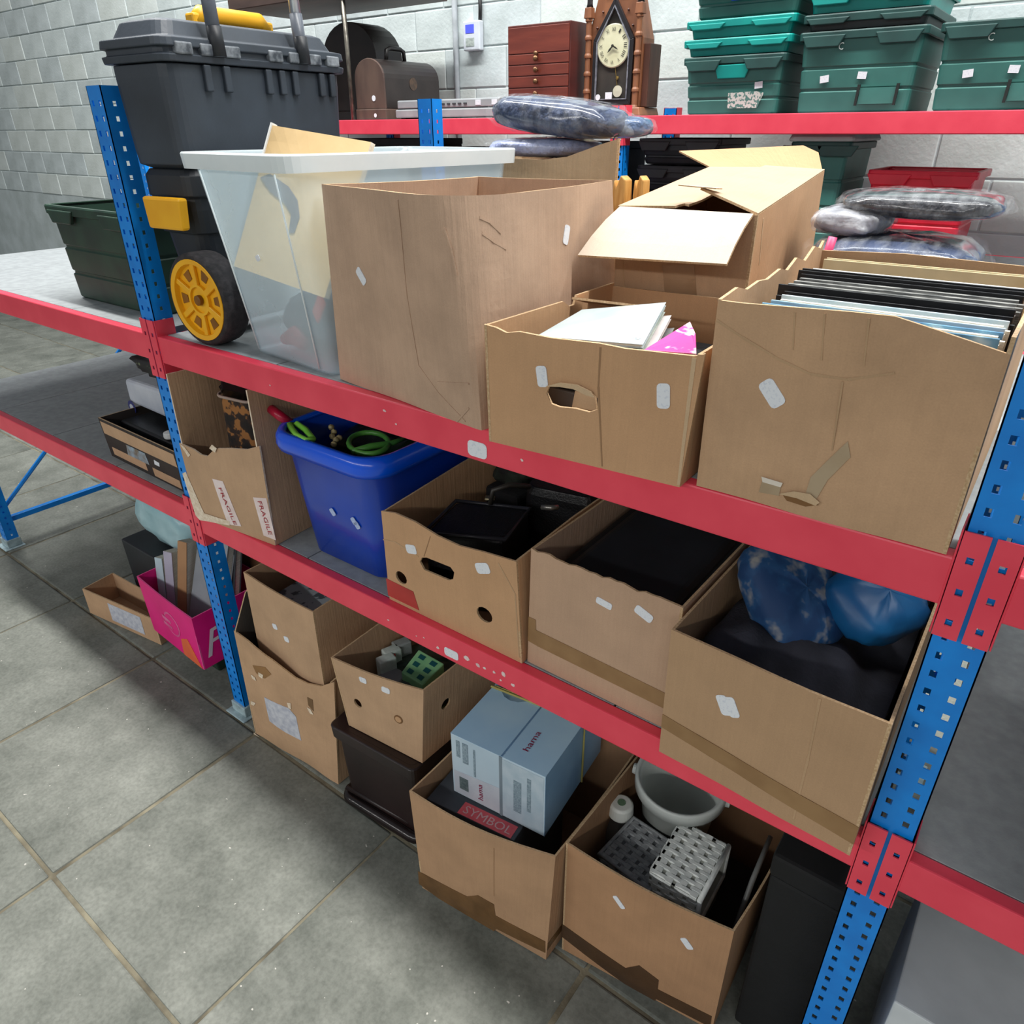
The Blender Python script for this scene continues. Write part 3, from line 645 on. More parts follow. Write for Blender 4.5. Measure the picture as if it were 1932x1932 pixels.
Pa['front'].patch('scuff', Pa['front'].uvs([(477, 1255), (500, 1258), (512, 1272), (500, 1280), (484, 1270)]), pm('scuffed_board', srgb(150, 112, 70), rough=.9)); Pa['front'].patch('scuff', Pa['front'].uvs([(580, 1315), (590, 1320), (592, 1342), (582, 1330)]), pm('scuffed_board_dark', srgb(120, 92, 62), rough=.9))

TL16, TR16 = PY(459, 1079, .938), PY(590, 1155, .938)
nb, Pi = carton('smaller square cardboard box sitting inside the battered floor box',
    [V((TL16.x+.004, .932, .012)), V((-1.372, .932, .012)), V((-1.378, 1.27, .012)), V((TL16.x+.004, 1.27, .012))], [TL16, TR16, V((TR16.x-.005, 1.27, TR16.z+.01)), V((TL16.x, 1.27, TL16.z))], K1, {'front': dict(bulge=bow(.006, 1, .8))})
Pi['front'].sticker(519, 1182, 1, .4, L=.022, Wd=.018); Pi['front'].sticker(541, 1206, 1, .4, L=.022, Wd=.018)

b17 = [PZ(658, 1368, .302), PZ(797, 1440, .302)]; t17 = [above(b17[0], 624, 1240), above(b17[1], 799, 1303)]
bx17, Pv = carton('cardboard box with round vent holes stacked on the dark brown crate',
    [b17[0], b17[1], b17[1]+V((.012, .34, 0)), b17[0]+V((.01, .34, 0))], [t17[0], t17[1], t17[1]+V((.012, .36, .01)), t17[0]+V((.01, .36, .02))], K1,
    {'front': dict(bulge=bow(.008, 1, .8), holes=lambda p: [p.circle(675, 1327, .015, sx=.9)]), 'right': dict(holes=lambda p: [p.circle(841, 1328, .016)]), 'left': dict(outline=[(0, 0), (1, 0), (1, 1), (0, 1.02)])})
Pv['front'].sticker(685, 1283, 1, .4, L=.022, Wd=.018); Pv['front'].sticker(728, 1302, 1, .4, L=.024, Wd=.018)
Pv['front'].patch('vent_ring', Pv['front'].circle(752, 1357, .0135), pm('punched_ring', srgb(128, 92, 56), rough=.9), off=.0012); Pv['front'].patch('vent_plug', Pv['front'].circle(752, 1357, .0095), K3, off=.002)

bh = [PZ(797, 1675, .001), PZ(1030, 1811, .001)]; th_ = [above(bh[0], 772, 1492), above(bh[1], 1048, 1617)]
hm, Ph = carton('cardboard box on the floor packed with a pale blue printed carton',
    [bh[0], bh[1], V((-.548, 1.27, .001)), V((-.935, 1.23, .001))], [th_[0], th_[1], V((-.545, 1.27, .375)), V((-.945, 1.22, .375))], card('cardboard_dull_tan', srgb(180, 144, 112), seed=16),
    {'front': dict(bulge=bow(.018, 1, .6)), 'left': dict(bulge=bow(-.010, 1, 1)), 'right': dict(bulge=bow(.004, 1, 1))})
Ph['front'].patch('packing_tape', Ph['front'].uvs([(789, 1643), (881, 1691), (902, 1689), (932, 1706), (935, 1727), (1029, 1776), (1029, 1797), (937, 1752), (925, 1762), (905, 1750), (865, 1722), (791, 1667)]), M_TAPE)
Ph['right'].patch('packing_tape', [(0, .10), (1, .12), (1, .18), (0, .17)], M_TAPE); crease(Ph['front'], [(932, 1600), (932, 1690)], .002, M_CREASED)

bb_ = [PZ(1060, 1790, .001), PZ(1343, 1945, .001)]; tb = [above(bb_[0], 1068, 1590), above(bb_[1], 1385, 1758)]
bs, Pk = carton('cardboard box on the floor holding woven baskets and a white bucket',
    [bb_[0], bb_[1], V((-.185, 1.36, .001)), V((-.534, 1.32, .001))], [tb[0], tb[1], V((-.170, 1.36, .372)), V((-.534, 1.32, .378))], card('cardboard_brown_tan', srgb(178, 138, 104), seed=17),
    {'front': dict(bulge=bow(.012, 1, .6)), 'right': dict(bulge=bow(.012, 1, 1))})
Pk['front'].sticker(1168, 1702, .7, 1, L=.034, Wd=.013); Pk['front'].sticker(1296, 1780, .7, 1, L=.032, Wd=.016)
Pk['front'].patch('packing_tape', Pk['front'].uvs([(1061, 1743), (1180, 1826), (1206, 1821), (1243, 1849), (1241, 1866), (1343, 1917), (1340, 1937), (1238, 1884), (1232, 1895), (1154, 1838), (1061, 1767)]), pm('dark_parcel_tape', srgb(84, 60, 40), srgb(70, 50, 34), rough=.3, bump=.1))
# ------------------------------------------------------------ top shelf: rolling tool chest
def tool_chest():
    aV = V((-.07, .998, 0)).normalized(); bV = V((-.998, -.07, 0)).normalized(); Zv = V((0, 0, 1)); O = V((-1.6, .955, Z1))
    def W(a, b, z): return O+aV*a+bV*b+Zv*(z-Z1)
    LA, LB = .50, .205
    t = thing('tool_chest', 'black rolling tool chest with yellow wheel, latch and carry handle', 'tool box', tuple(W(LA/2, LB/2, Z1)))
    Mb = pm('tool_chest_plastic', srgb(58, 66, 76), srgb(44, 50, 58), scale=5, rough=.48, bump=.08, bscale=120)
    Mb2 = pm('tool_chest_base_plastic', srgb(36, 40, 46), srgb(28, 31, 36), scale=6, rough=.5, bump=.08)
    My = pm('yellow_plastic', srgb(246, 184, 28), srgb(236, 168, 16), scale=8, rough=.4, bump=.03)
    def ring(z, ia, ib, ja=None, jb=None, r=.03, n=4):
        ja = ia if ja is None else ja; jb = ib if jb is None else jb; pts = []
        for k, (cx, cy, sx, sy) in enumerate(((LA-ja-r, LB-jb-r, 1, 1), (ia+r, LB-jb-r, -1, 1), (ia+r, ib+r, -1, -1), (LA-ja-r, ib+r, 1, -1))):
            for i in range(n+1):
                q = pi/2*(k+i/n); pts.append(W(cx+r*cos(q), cy+r*sin(q), z))
        return pts
    def body(name, zs, m_):
        mb = MB(); mb.loft([ring(z, i, j) for z, i, j in zs]); return obj(name, mb, m_, t, smooth=False, bevel=.002)
    body('base', [(Z1+.035, .05, .05), (Z1+.10, .045, .045), (Z1+.25, .03, .03)], Mb2)
    lb = body('lower_bin', [(Z1+.25, .022, .022), (Z1+.30, .018, .018), (Z1+.325, .018, .018), (Z1+.33, .012, .012), (Z1+.372, .012, .012), (Z1+.385, .02, .02)], Mb2)
    ub = body('upper_bin', [(Z1+.385, .028, .028), (Z1+.395, .008, .008), (Z1+.42, .006, .006), (Z1+.56, 0, 0), (Z1+.585, .0, .0)], Mb)
    lid = body('lid', [(Z1+.587, -.012, -.012), (Z1+.600, -.014, -.014), (Z1+.602, -.006, -.006), (Z1+.612, -.006, -.006), (Z1+.614, -.014, -.014), (Z1+.630, -.012, -.012), (Z1+.634, .008, .008), (Z1+.662, .022, .022), (Z1+.666, .032, .032)], Mb)
    # moulded brackets under the lid lip on the handle side
    for a in (.085, .135, .25, .29, .33, .415, .45):
        obj('rib', MB().obox(W(a, -.010, Z1+.535), aV*.018, bV*.02, Zv*.05), Mb, ub, bevel=.003)
    for a in (.04, .10, .16, .28, .34, .40, .46):
        obj('hinge_lug', MB().obox(W(a-.02, -.018, Z1+.600), aV*.04, bV*.02, Zv*.022), pm('scuffed_black_plastic', srgb(150, 156, 162), srgb(60, 66, 74), scale=40, rough=.5), lid, bevel=.003)
    # telescopic handle: two tubes in sockets, cross grip above
    hd = MB()
    for a in (.123, .363):
        obj('handle_socket', MB().tube([W(a, -.016, Z1+.60), W(a, -.014, Z1+.63), W(a, -.013, Z1+.655)], .016, n=12), Mb2, t, smooth=True)
        obj('handle_tube', MB().tube([W(a, -.012, Z1+.63), W(a-.01, .0, Z1+.95)], .0125, n=14), pm('brushed_aluminium', srgb(206, 210, 216), srgb(186, 190, 198), scale=30, rough=.3, metal=.85, stretch=(1, 1, .1)), t, smooth=True)
        obj('tube_sleeve', MB().tube([W(a, -.013, Z1+.60), W(a-.002, -.009, Z1+.700 if a > .2 else Z1+.80)], .0145, n=14), pm('grey_sleeve', srgb(96, 102, 112), srgb(80, 86, 96), rough=.4), t, smooth=True)
    obj('handle_grip', MB().tube([W(.113, 0, Z1+.95), W(.13, 0, Z1+.985), W(.17, 0, Z1+.995), W(.31, 0, Z1+.995), W(.345, 0, Z1+.985), W(.353, 0, Z1+.95)], .017, n=12), Mb2, t, smooth=True)
    # carry handle on the lid
    ch = obj('carry_handle', MB().tube([W(.165, .1, Z1+.672), W(.18, .1, Z1+.690), W(.345, .1, Z1+.690), W(.36, .1, Z1+.672)], .017, n=12), My, t, smooth=True)
    for a in (.165, .36): obj('handle_mount', MB().obox(W(a-.014, .085, Z1+.64), aV*.028, bV*.03, Zv*.05), My, ch, bevel=.005)
    # yellow latch on the near end
    pl = [W(-.002, b, z) for b, z in ((.010, Z1+.330), (.150, Z1+.330), (.145, Z1+.262), (.020, Z1+.262))]
    obj('latch', MB().prism(pl, -aV*.022), My, t, bevel=.006)
    # near wheel (and its twin at the far end)
    for end, nm in ((0, 'wheel'), (1, 'wheel')):
        c = W(-.010, .032, Z1+.108) if end == 0 else W(LA+.010, .032, Z1+.108); ax = -aV if end == 0 else aV; inn = c-ax*.065
        w_ = obj(nm, MB().lathe([(.090, 0), (.098, 0), (.105, .008), (.107, .02), (.107, .055), (.105, .066), (.099, .07), (.093, .07)], inn, ax, n=40, caps=False), pm('black_tyre_rubber', srgb(56, 52, 54), srgb(32, 31, 33), scale=60, rough=.85, bump=.4, bscale=160), t, smooth=True)
        h = MB(); h.lathe([(.0, .060), (.030, .060), (.030, .066), (.036, .066), (.036, .058), (.080, .058), (.082, .070), (.093, .072), (.094, .05), (.090, .03)], inn, ax, n=40)
        obj('hub', h, My, w_, smooth=False)
        e1 = ax.orthogonal().normalized(); e2 = ax.cross(e1)
        for k in range(6):
            q = 2*pi*k/6+.3; d1 = e1*cos(q)+e2*sin(q); d2 = -e1*sin(q)+e2*cos(q); cc = inn+ax*.0585+d1*.060
            obj('hub_pocket', MB().prism([cc+d1*.011+d2*.013, cc+d1*.011-d2*.013, cc-d1*.011-d2*.008, cc-d1*.011+d2*.008], ax*.0012), pm('hub_pocket_shade', srgb(150, 96, 10), srgb(120, 76, 8), rough=.6), w_)
            obj('spoke', MB().obox(inn+ax*.058+(e1*cos(q+pi/6)+e2*sin(q+pi/6))*.034-(-e1*sin(q+pi/6)+e2*cos(q+pi/6))*.007, (e1*cos(q+pi/6)+e2*sin(q+pi/6))*.050, (-e1*sin(q+pi/6)+e2*cos(q+pi/6))*.014, ax*.008), My, w_, bevel=.002)
        obj('axle_cap', MB().lathe([(.0, .062), (.012, .062), (.012, .070), (.008, .072), (0, .072)], inn, ax, n=16), pm('hub_pocket_shade', srgb(150, 96, 10)), w_)
    for a in (.08, LA-.08): obj('foot', MB().obox(W(a-.03, LB-.07, Z1+.001), aV*.06, bV*.04, Zv*.04), Mb2, t, bevel=.006)
tool_chest()

# ------------------------------------------------------------ clear tub with a big padded envelope in it
def clear_tub():
    M_TUB = seethrough('frosted_clear_plastic', srgb(226, 238, 242), .30, rough=.22, tint=(.93, .97, 1), bscale=6)
    M_RIM = seethrough('frosted_clear_rim', srgb(240, 248, 250), .78, rough=.25, tint=(.95, .98, 1), bscale=9)
    z0, z1 = Z1+.0015, 1.712
    b = [V((-1.505, .985)), V((-1.190, .955)), V((-1.145, 1.43)), V((-1.46, 1.46))]; tt = [V((-1.548, .932)), V((-1.181, .905)), V((-1.125, 1.495)), V((-1.500, 1.525))]
    def rr(c, z, r=.035, n=4, grow=0):
        out = []; m_ = sum(c, V((0, 0)))/4
        for i in (2, 3, 0, 1):
            p = c[i]; a = (c[i-1]-p).normalized(); d = (c[(i+1) % 4]-p).normalized()
            for k in range(n+1):
                s = k/n; q = p+a*r*(1-s)**2+d*r*s**2
                q = q+(q-m_).normalized()*grow; out.append(V((q.x, q.y, z)))
        return out
    lerp = lambda k: [b[i]*(1-k)+tt[i]*k for i in range(4)]
    t = thing('storage_tub', 'clear frosted plastic storage tub with a wide pale rim', 'tub', (-1.34, 1.2, z0))
    obj('tub_body', MB().loft([rr(lerp(k), z0+(z1-z0)*k) for k in (0, .02, .5, .93, 1)], caps=(True, False)), M_TUB, t, smooth=True, solid=.003)
    rim = MB(); rs = [rr(tt, z1-.030, grow=.001), rr(tt, z1-.030, grow=.020), rr(tt, z1-.002, grow=.023), rr(tt, z1+.001, grow=.020), rr(tt, z1+.001, grow=-.003)]
    obj('rim', rim.loft(rs, caps=(False, False)), M_RIM, t, solid=.003, bevel=0)
    # corner ribs on the front face
    for k in (.10, .86):
        pts = [V((*(lerp(q)[0]*(1-k)+lerp(q)[1]*k), z0+(z1-z0)*q))-V((.0, .003, 0)) for q in (.02, .5, .92)]
        obj('rib', MB().tube(pts, .0018, n=6), M_RIM, t, smooth=True)
    p = Panel(V((b[0].x, b[0].y-.004, z0)), V((b[1].x, b[1].y-.004, z0)), V((tt[1].x, tt[1].y-.004, z1)), V((tt[0].x, tt[0].y-.004, z1)))
    p.sticker(487, 487, 1, -.6, L=.016, Wd=.012, parent=t)
    # padded envelope leaning inside, its top above the rim
    A, B, Cc, D = PY(441, 502, .978), PY(612, 562, .962), PY(700, 268, 1.14), PY(512, 236, 1.09)
    e = Panel(A, B, Cc, D, lambda u, v: .010*sin(pi*u)*sin(pi*v))
    ev = thing('padded_envelope', 'large tan padded envelope leaning inside the clear tub', 'envelope', tuple((A+B)/2))
    e.build('envelope_sheet', [pm('manila_paper', srgb(226, 196, 148), srgb(212, 180, 130), scale=5, rough=.75, bump=.2, bscale=30), M_PALE], ev, t=.012)
    e.patch('white_edge_strip', [(-.004, .80), (.012, .80), (.012, 1.015), (-.004, 1.015)], pm('white_paper', (.85, .85, .83), rough=.6), ev, off=.003, t=.014)
    e.patch('handle_slot', e.uvs([(492, 335), (510, 328), (545, 352), (562, 378), (566, 410), (556, 440), (546, 440), (550, 405), (538, 385), (510, 362)]), pm('slot_grey', srgb(128, 126, 128), srgb(110, 108, 110), rough=.8), ev, off=.0015)
    # odds and ends in the bottom
    single('dust_sheet', blob((-1.345, 1.20, z0+.075), .120, .17, .062, .06, e=.45, wob=.05, seed=3), pm('grey_dust_sheet', srgb(76, 90, 108), srgb(52, 62, 78), scale=20, rough=.9, bump=.4), 'crumpled dark grey sheet in the bottom of the clear tub', 'cloth', smooth=True)
    r = MB().tube([V((-1.41, 1.005, z0+.035)), V((-1.37, 1.005, z0+.05)), V((-1.33, 1.0, z0+.035))], [.012, .022, .014], n=10)
    single('red_pouch', r, pm('red_vinyl', srgb(176, 52, 62), srgb(150, 40, 50), rough=.5), 'small red pouch in the bottom of the clear tub', 'pouch', smooth=True)
    f = MB().obox((-1.300, 1.015, z0+.085), (.035, -.004, .045), (.004, .006, 0), (-.012, 0, .024))
    single('red_tag', f, pm('coral_card', srgb(236, 92, 80), srgb(220, 80, 70), rough=.5), 'coral red tag against the front of the clear tub', 'tag', bevel=.002)
clear_tub()

# ------------------------------------------------------------ bagged garments
M_WRAP = seethrough('polythene_bag', (.88, .92, .97), .20, rough=.08, bump=1, bscale=26, stretch=(1.6, .6, 1.2), lo=.02, a=.44, b=.8)
def bagged(label, c, rx, ry, rz, rot, col, seed, group=None, tilt=0, name='bagged_garment', wrapm=None):
    t = thing(name, label, 'garment', (c[0], c[1], c[2]-rz), group)
    obj('garment', blob(c, rx*.93, ry*.93, rz*.92, rot, e=.55, wob=.025, seed=seed, tilt=tilt), col, t, smooth=True)
    obj('plastic_bag', blob(c, rx, ry, rz, rot, e=.55, wob=.045, seed=seed+2, nu=48, nv=22, tilt=tilt), wrapm or M_WRAP, t, smooth=True); return t
C_NAVY = pm('navy_denim', srgb(48, 68, 106), srgb(30, 44, 74), scale=18, rough=.7, bump=1, bscale=26, stretch=(1.6, .5, 1.3), coat=1, coatr=.12, bdist=.02)
C_BLUEGREY = pm('slate_blue_cloth', srgb(78, 106, 146), srgb(56, 80, 116), scale=18, rough=.7, bump=1, bscale=26, stretch=(1.6, .5, 1.3), coat=1, coatr=.12, bdist=.02)
C_LILAC = pm('pale_lilac_cloth', srgb(176, 186, 224), srgb(146, 158, 204), scale=12, rough=.7, bump=1, bscale=26, stretch=(1.6, .5, 1.3), coat=1, coatr=.12, bdist=.02)
C_CHAR = pm('charcoal_cloth', srgb(44, 47, 56), srgb(30, 32, 39), scale=18, rough=.7, bump=1, bscale=26, stretch=(1.6, .5, 1.3), coat=1, coatr=.12, bdist=.02)
bagged('folded grey garment in clear film under the blue ones', (-1.17, 1.75, 1.655), .10, .10, .030, 0, C_CHAR, 1)
bagged('pale lilac garment in clear film tucked under the navy bundle', (-1.19, 1.73, 1.710), .15, .11, .024, .05, C_LILAC, 4)
bagged('navy blue garment rolled in shiny clear film on top of the box', (-1.145, 1.72, 1.778), .195, .10, .044, -.08, C_NAVY, 2, tilt=.10)
bagged('slate blue garment in clear film at the end of the bundle', (-1.01, 1.79, 1.755), .085, .07, .026, .2, C_BLUEGREY, 7)
# right-hand pile behind the records box
g = 'bagged clothes behind the records box'
bagged('dark garment in plastic at the bottom of the pile behind the records box', (-.30, 1.68, 1.375), .17, .18, .072, 0, C_CHAR, 3)
bk_ = bagged('navy garment with a pink ribbon in clear plastic behind the records box', (-.30, 1.68, 1.515), .165, .18, .055, .05, C_NAVY, 5)
obj('ribbon', MB().tube([V((-.385, 1.50, 1.47)), V((-.383, 1.49, 1.53)), V((-.378, 1.495, 1.572))], .008, n=8), pm('pink_ribbon', srgb(240, 96, 140), srgb(220, 70, 120), rough=.4), bk_, smooth=True)
bagged('crumpled white polythene bag on the navy garment', (-.385, 1.66, 1.588), .070, .10, .026, 0, pm('white_tissue', srgb(150, 152, 162), srgb(96, 98, 110), scale=24, rough=.5), 6, wrapm=seethrough('cloudy_polythene', (.85, .87, .92), .5, rough=.1, bump=.9, bscale=26, lo=.15))
bagged('black garment in shiny plastic on top of the pile', (-.275, 1.70, 1.620), .15, .13, .026, .03, C_CHAR, 8, wrapm=seethrough('shiny_polythene', (.9, .93, .97), .26, rough=.08, bump=1, bscale=30, stretch=(1.6, .6, 1.2), lo=.02, a=.42, b=.8))

# carved pine pieces between the large box and the tall box
pw = pm('golden_pine', srgb(222, 170, 96), srgb(196, 138, 66), scale=26, rough=.5, stretch=(4, 4, .6))
def shaped(label, xo, y, dx):
    prof = [(a*.62, z*.96) for a, z in [(0, 0), (.050, 0), (.046, .10), (.052, .20), (.040, .26), (.050, .32), (.046, .375), (.028, .385), (.014, .36), (.004, .375), (.0, .34), (.008, .26), (-.002, .2), (.004, .1)]]
    single('carved_wood_piece', MB().prism([(xo+a, y+a*dx, Z1+.001+z) for a, z in prof], (0.006, .022, 0)), pw, label, 'wood', 'carved pine pieces', bevel=.004)
shaped('carved golden pine piece standing nearer the large empty box', -.878, 1.54, .2); shaped('carved golden pine piece standing nearer the tall flapped box', -.842, 1.57, -.3)

# ------------------------------------------------------------ reading matter in the tray
def sheet(name, pts, t, label, cat, mats, group=None, pages=True, bevel=.001):
    """a closed magazine / book from its four top corners"""
    pts = [V(p) for p in pts]; n = (pts[1]-pts[0]).cross(pts[3]-pts[0]).normalized()
    if n.z < 0: n = -n
    r = thing(name, label, cat, tuple((pts[0]+pts[2])/2-n*t), group)
    c = t*.16; ce = sum(pts, V((0, 0, 0)))/4
    ins = [p+(ce-p).normalized()*.003 for p in pts]
    obj('cover', MB().prism([p-n*c for p in pts], n*c), mats[0], r, bevel=bevel)
    obj('pages', MB().prism([p-n*(t-c) for p in ins], n*(t-2*c)), mats[1], r)
    obj('back_cover', MB().prism([p-n*t for p in pts], n*c), mats[0], r)
    P = Panel(*pts); 
    if P.n.z < 0: P.n = -P.n
    P.ob = r; return r, P
M_PG = pm('paper_pages', srgb(226, 222, 210), srgb(190, 186, 172), scale=200, rough=.8, stretch=(.1, .1, 6))
mz = 1.494
mg = [PZ(x, y, z) for x, y, z in ((1012, 634, 1.470), (1213, 650, 1.474), (1257, 570, 1.512), (1098, 584, 1.478))]
cov = pm('white_magazine_cover', srgb(184, 196, 198), srgb(158, 176, 180), scale=9, rough=.35, lo=.3, hi=.55)
r0, Pm = sheet('magazine', mg, .006, 'white magazine with a yellow spot on its cover, topmost in the tray', 'magazine', [cov, M_PG])
u0 = Pm.uv(1168, 583); Pm.patch('cover_print', [(u0[0]+.10*cos(k*pi/5), u0[1]+.07*sin(k*pi/5)) for k in range(10)], pm('yellow_print', srgb(206, 204, 120), srgb(190, 196, 130), scale=60, rough=.4), off=.0006, t=.0004)
Pm.patch('cover_print', [(.72, .10), (.95, .09), (.95, .13), (.72, .14)], pm('grey_print', srgb(120, 128, 132), srgb(190, 200, 204), scale=220, rough=.4), off=.0006, t=.0004)
for i in range(1, 5):
    d = [V((.004*i*(-1)**i+.004, -.001*i, -.009*i)) for _ in range(4)]
    sheet('magazine', [p+q for p, q in zip(mg, d)], .007, ['', 'grey-green magazine second in the tray pile', 'white magazine third down in the tray pile', 'brown magazine fourth down in the tray pile', 'dull magazine at the bottom of the tray pile'][i], 'magazine',
          [pm('magazine_cover_%d' % i, *[(srgb(150, 164, 156), srgb(206, 214, 206)), (srgb(210, 204, 200), srgb(180, 170, 170)), (srgb(120, 96, 84), srgb(150, 130, 118)), (srgb(120, 122, 120), srgb(90, 90, 92))][i-1], scale=14, rough=.4), M_PG])
pk = [PZ(1214, 660, 1.470), PZ(1330, 664, 1.478), PZ(1322, 632, 1.484), PZ(1302, 606, 1.492)]
pkm = speck('pink_floral_cover', srgb(226, 66, 150), srgb(240, 200, 215), scale=26, thr=.64, rough=.4)
sheet('book', [pk[0], pk[1]+V((-.012, 0, -.004)), pk[2]+V((-.012, .01, -.002)), pk[3]], .012, 'bright pink book with pale flowers on the cover, in the tray', 'book', [pkm, M_PG])
sheet('book', [V((-.69, .92, 1.42)), V((-.40, .93, 1.42)), V((-.40, 1.2, 1.42)), V((-.69, 1.2, 1.42))], .03, 'dark book lying flat under the magazines in the tray', 'book', [M_DARK, M_PG])
single('book', MB().box((-.685, .92, Z1+.006), (-.40, 1.19, 1.388)), pm('stacked_grey_cover', srgb(92, 84, 78), srgb(70, 62, 58), scale=9), 'thick brown-grey album at the bottom of the tray', 'book', bevel=.003)

# ------------------------------------------------------------ record albums
M_ALB = pm('black_album_cover', srgb(20, 21, 25), srgb(14, 14, 17), scale=10, rough=.35); M_LEAF = pm('grey_album_leaves', srgb(150, 150, 146), srgb(70, 72, 72), scale=140, rough=.7, stretch=(.3, .3, 5))
M_WHT = pm('white_sleeve', srgb(226, 226, 224), srgb(200, 200, 198), scale=8, rough=.5)
def filed(label, cat, name, x0, x1, y0, y1, zt, mats, lean=.0, zb=None):
    """an album standing on edge in the box"""
    zb = zb or Z1+.006; t = thing(name, label, cat, ((x0+x1)/2, (y0+y1)/2, zb)); c = min(.003, (y1-y0)*.2); L_ = V((0, lean, zt-zb))
    obj('cover', MB().obox((x0, y0, zb), (x1-x0, 0, 0), (0, c, 0), L_), mats[0], t, bevel=.0008); obj('back_cover', MB().obox((x0, y1-c, zb), (x1-x0, 0, 0), (0, c, 0), L_), mats[0], t, bevel=.0008)
    n = max(1, int((y1-y0)/.009))
    for k in range(n):
        ya = y0+c+(y1-y0-2*c)*k/n; obj('leaf_block', MB().obox((x0+.004+.004*((k*7) % 3), ya+.0004, zb), (x1-x0-.008, 0, 0), (0, (y1-y0-2*c)/n-.0008, 0), L_*(.985-.012*((k*5) % 3))), mats[1], t)
    return t
BM_ = speck('blue_photo_cover', srgb(110, 160, 190), srgb(206, 226, 230), scale=18, thr=.5, rough=.3, base2=srgb(60, 110, 150), spread=.12)
filed('blue picture magazine standing at the front of the records box', 'magazine', 'magazine', -.320, -.045, .942, .978, 1.547, [BM_, M_PG])
filed('pale magazine standing behind the blue one in the records box', 'magazine', 'magazine', -.312, -.045, .985, 1.030, 1.550, [pm('pale_blue_cover', srgb(150, 186, 206), srgb(210, 222, 226), scale=12, rough=.4), M_PG])
filed('slim black album standing between the magazines and the thick grey album', 'album', 'record_album', -.325, -.045, 1.045, 1.082, 1.545, [M_ALB, M_ALB])
filed('thick album with fanned grey leaves standing in the records box', 'album', 'record_album', -.338, -.045, 1.090, 1.195, 1.552, [M_ALB, M_LEAF])
filed('black album standing against the white record sleeve', 'album', 'record_album', -.345, -.045, 1.200, 1.222, 1.556, [M_ALB, M_ALB])
filed('white record sleeve standing behind the black albums', 'record', 'record_sleeve', -.335, -.045, 1.226, 1.243, 1.554, [M_WHT, M_WHT])
filed('cream folder standing at the back of the records box', 'folder', 'folder', -.355, -.045, 1.372, 1.392, 1.550, [pm('cream_folder', srgb(214, 198, 160), srgb(196, 178, 138), rough=.7), M_PG])
# ------------------------------------------------------------ middle shelf contents
# animal-print bag in the fragile box
t = thing('handbag', 'brown animal print handbag with a black top, upright in the fragile-tape box', 'bag', (-1.628, 1.045, Z2+.006))
def rbox(c, w, d, z0, z1, r, rot=0, taper=.96, n=5):
    zz = [(z0, .94), (z0+.02, 1), ((z0+z1)/2, 1), (z1-.02, taper), (z1, taper*.94)]
    return MB().loft([rrect(c[0], c[1], w*k, d*k, r, z, n, rot) for z, k in zz])
fur = speck('leopard_print', srgb(52, 34, 24), srgb(150, 100, 52), scale=34, thr=.52, rough=.85, base2=srgb(26, 20, 18))
obj('bag_body', rbox((-1.628, 1.045), .135, .15, Z2+.006, 1.150, .03, .12), fur, t, smooth=False, bevel=.002)
obj('bag_top', rbox((-1.628, 1.045), .130, .145, 1.1505, 1.190, .03, .12), pm('black_patent', srgb(36, 30, 30), srgb(24, 20, 20), rough=.25), t, smooth=True)
obj('piping', MB().tube(rrect(-1.628, 1.045, .137, .152, .03, 1.150, 5, .12), .004, n=6, closed=True), pm('grey_piping', srgb(170, 150, 138), rough=.6), t, smooth=True)

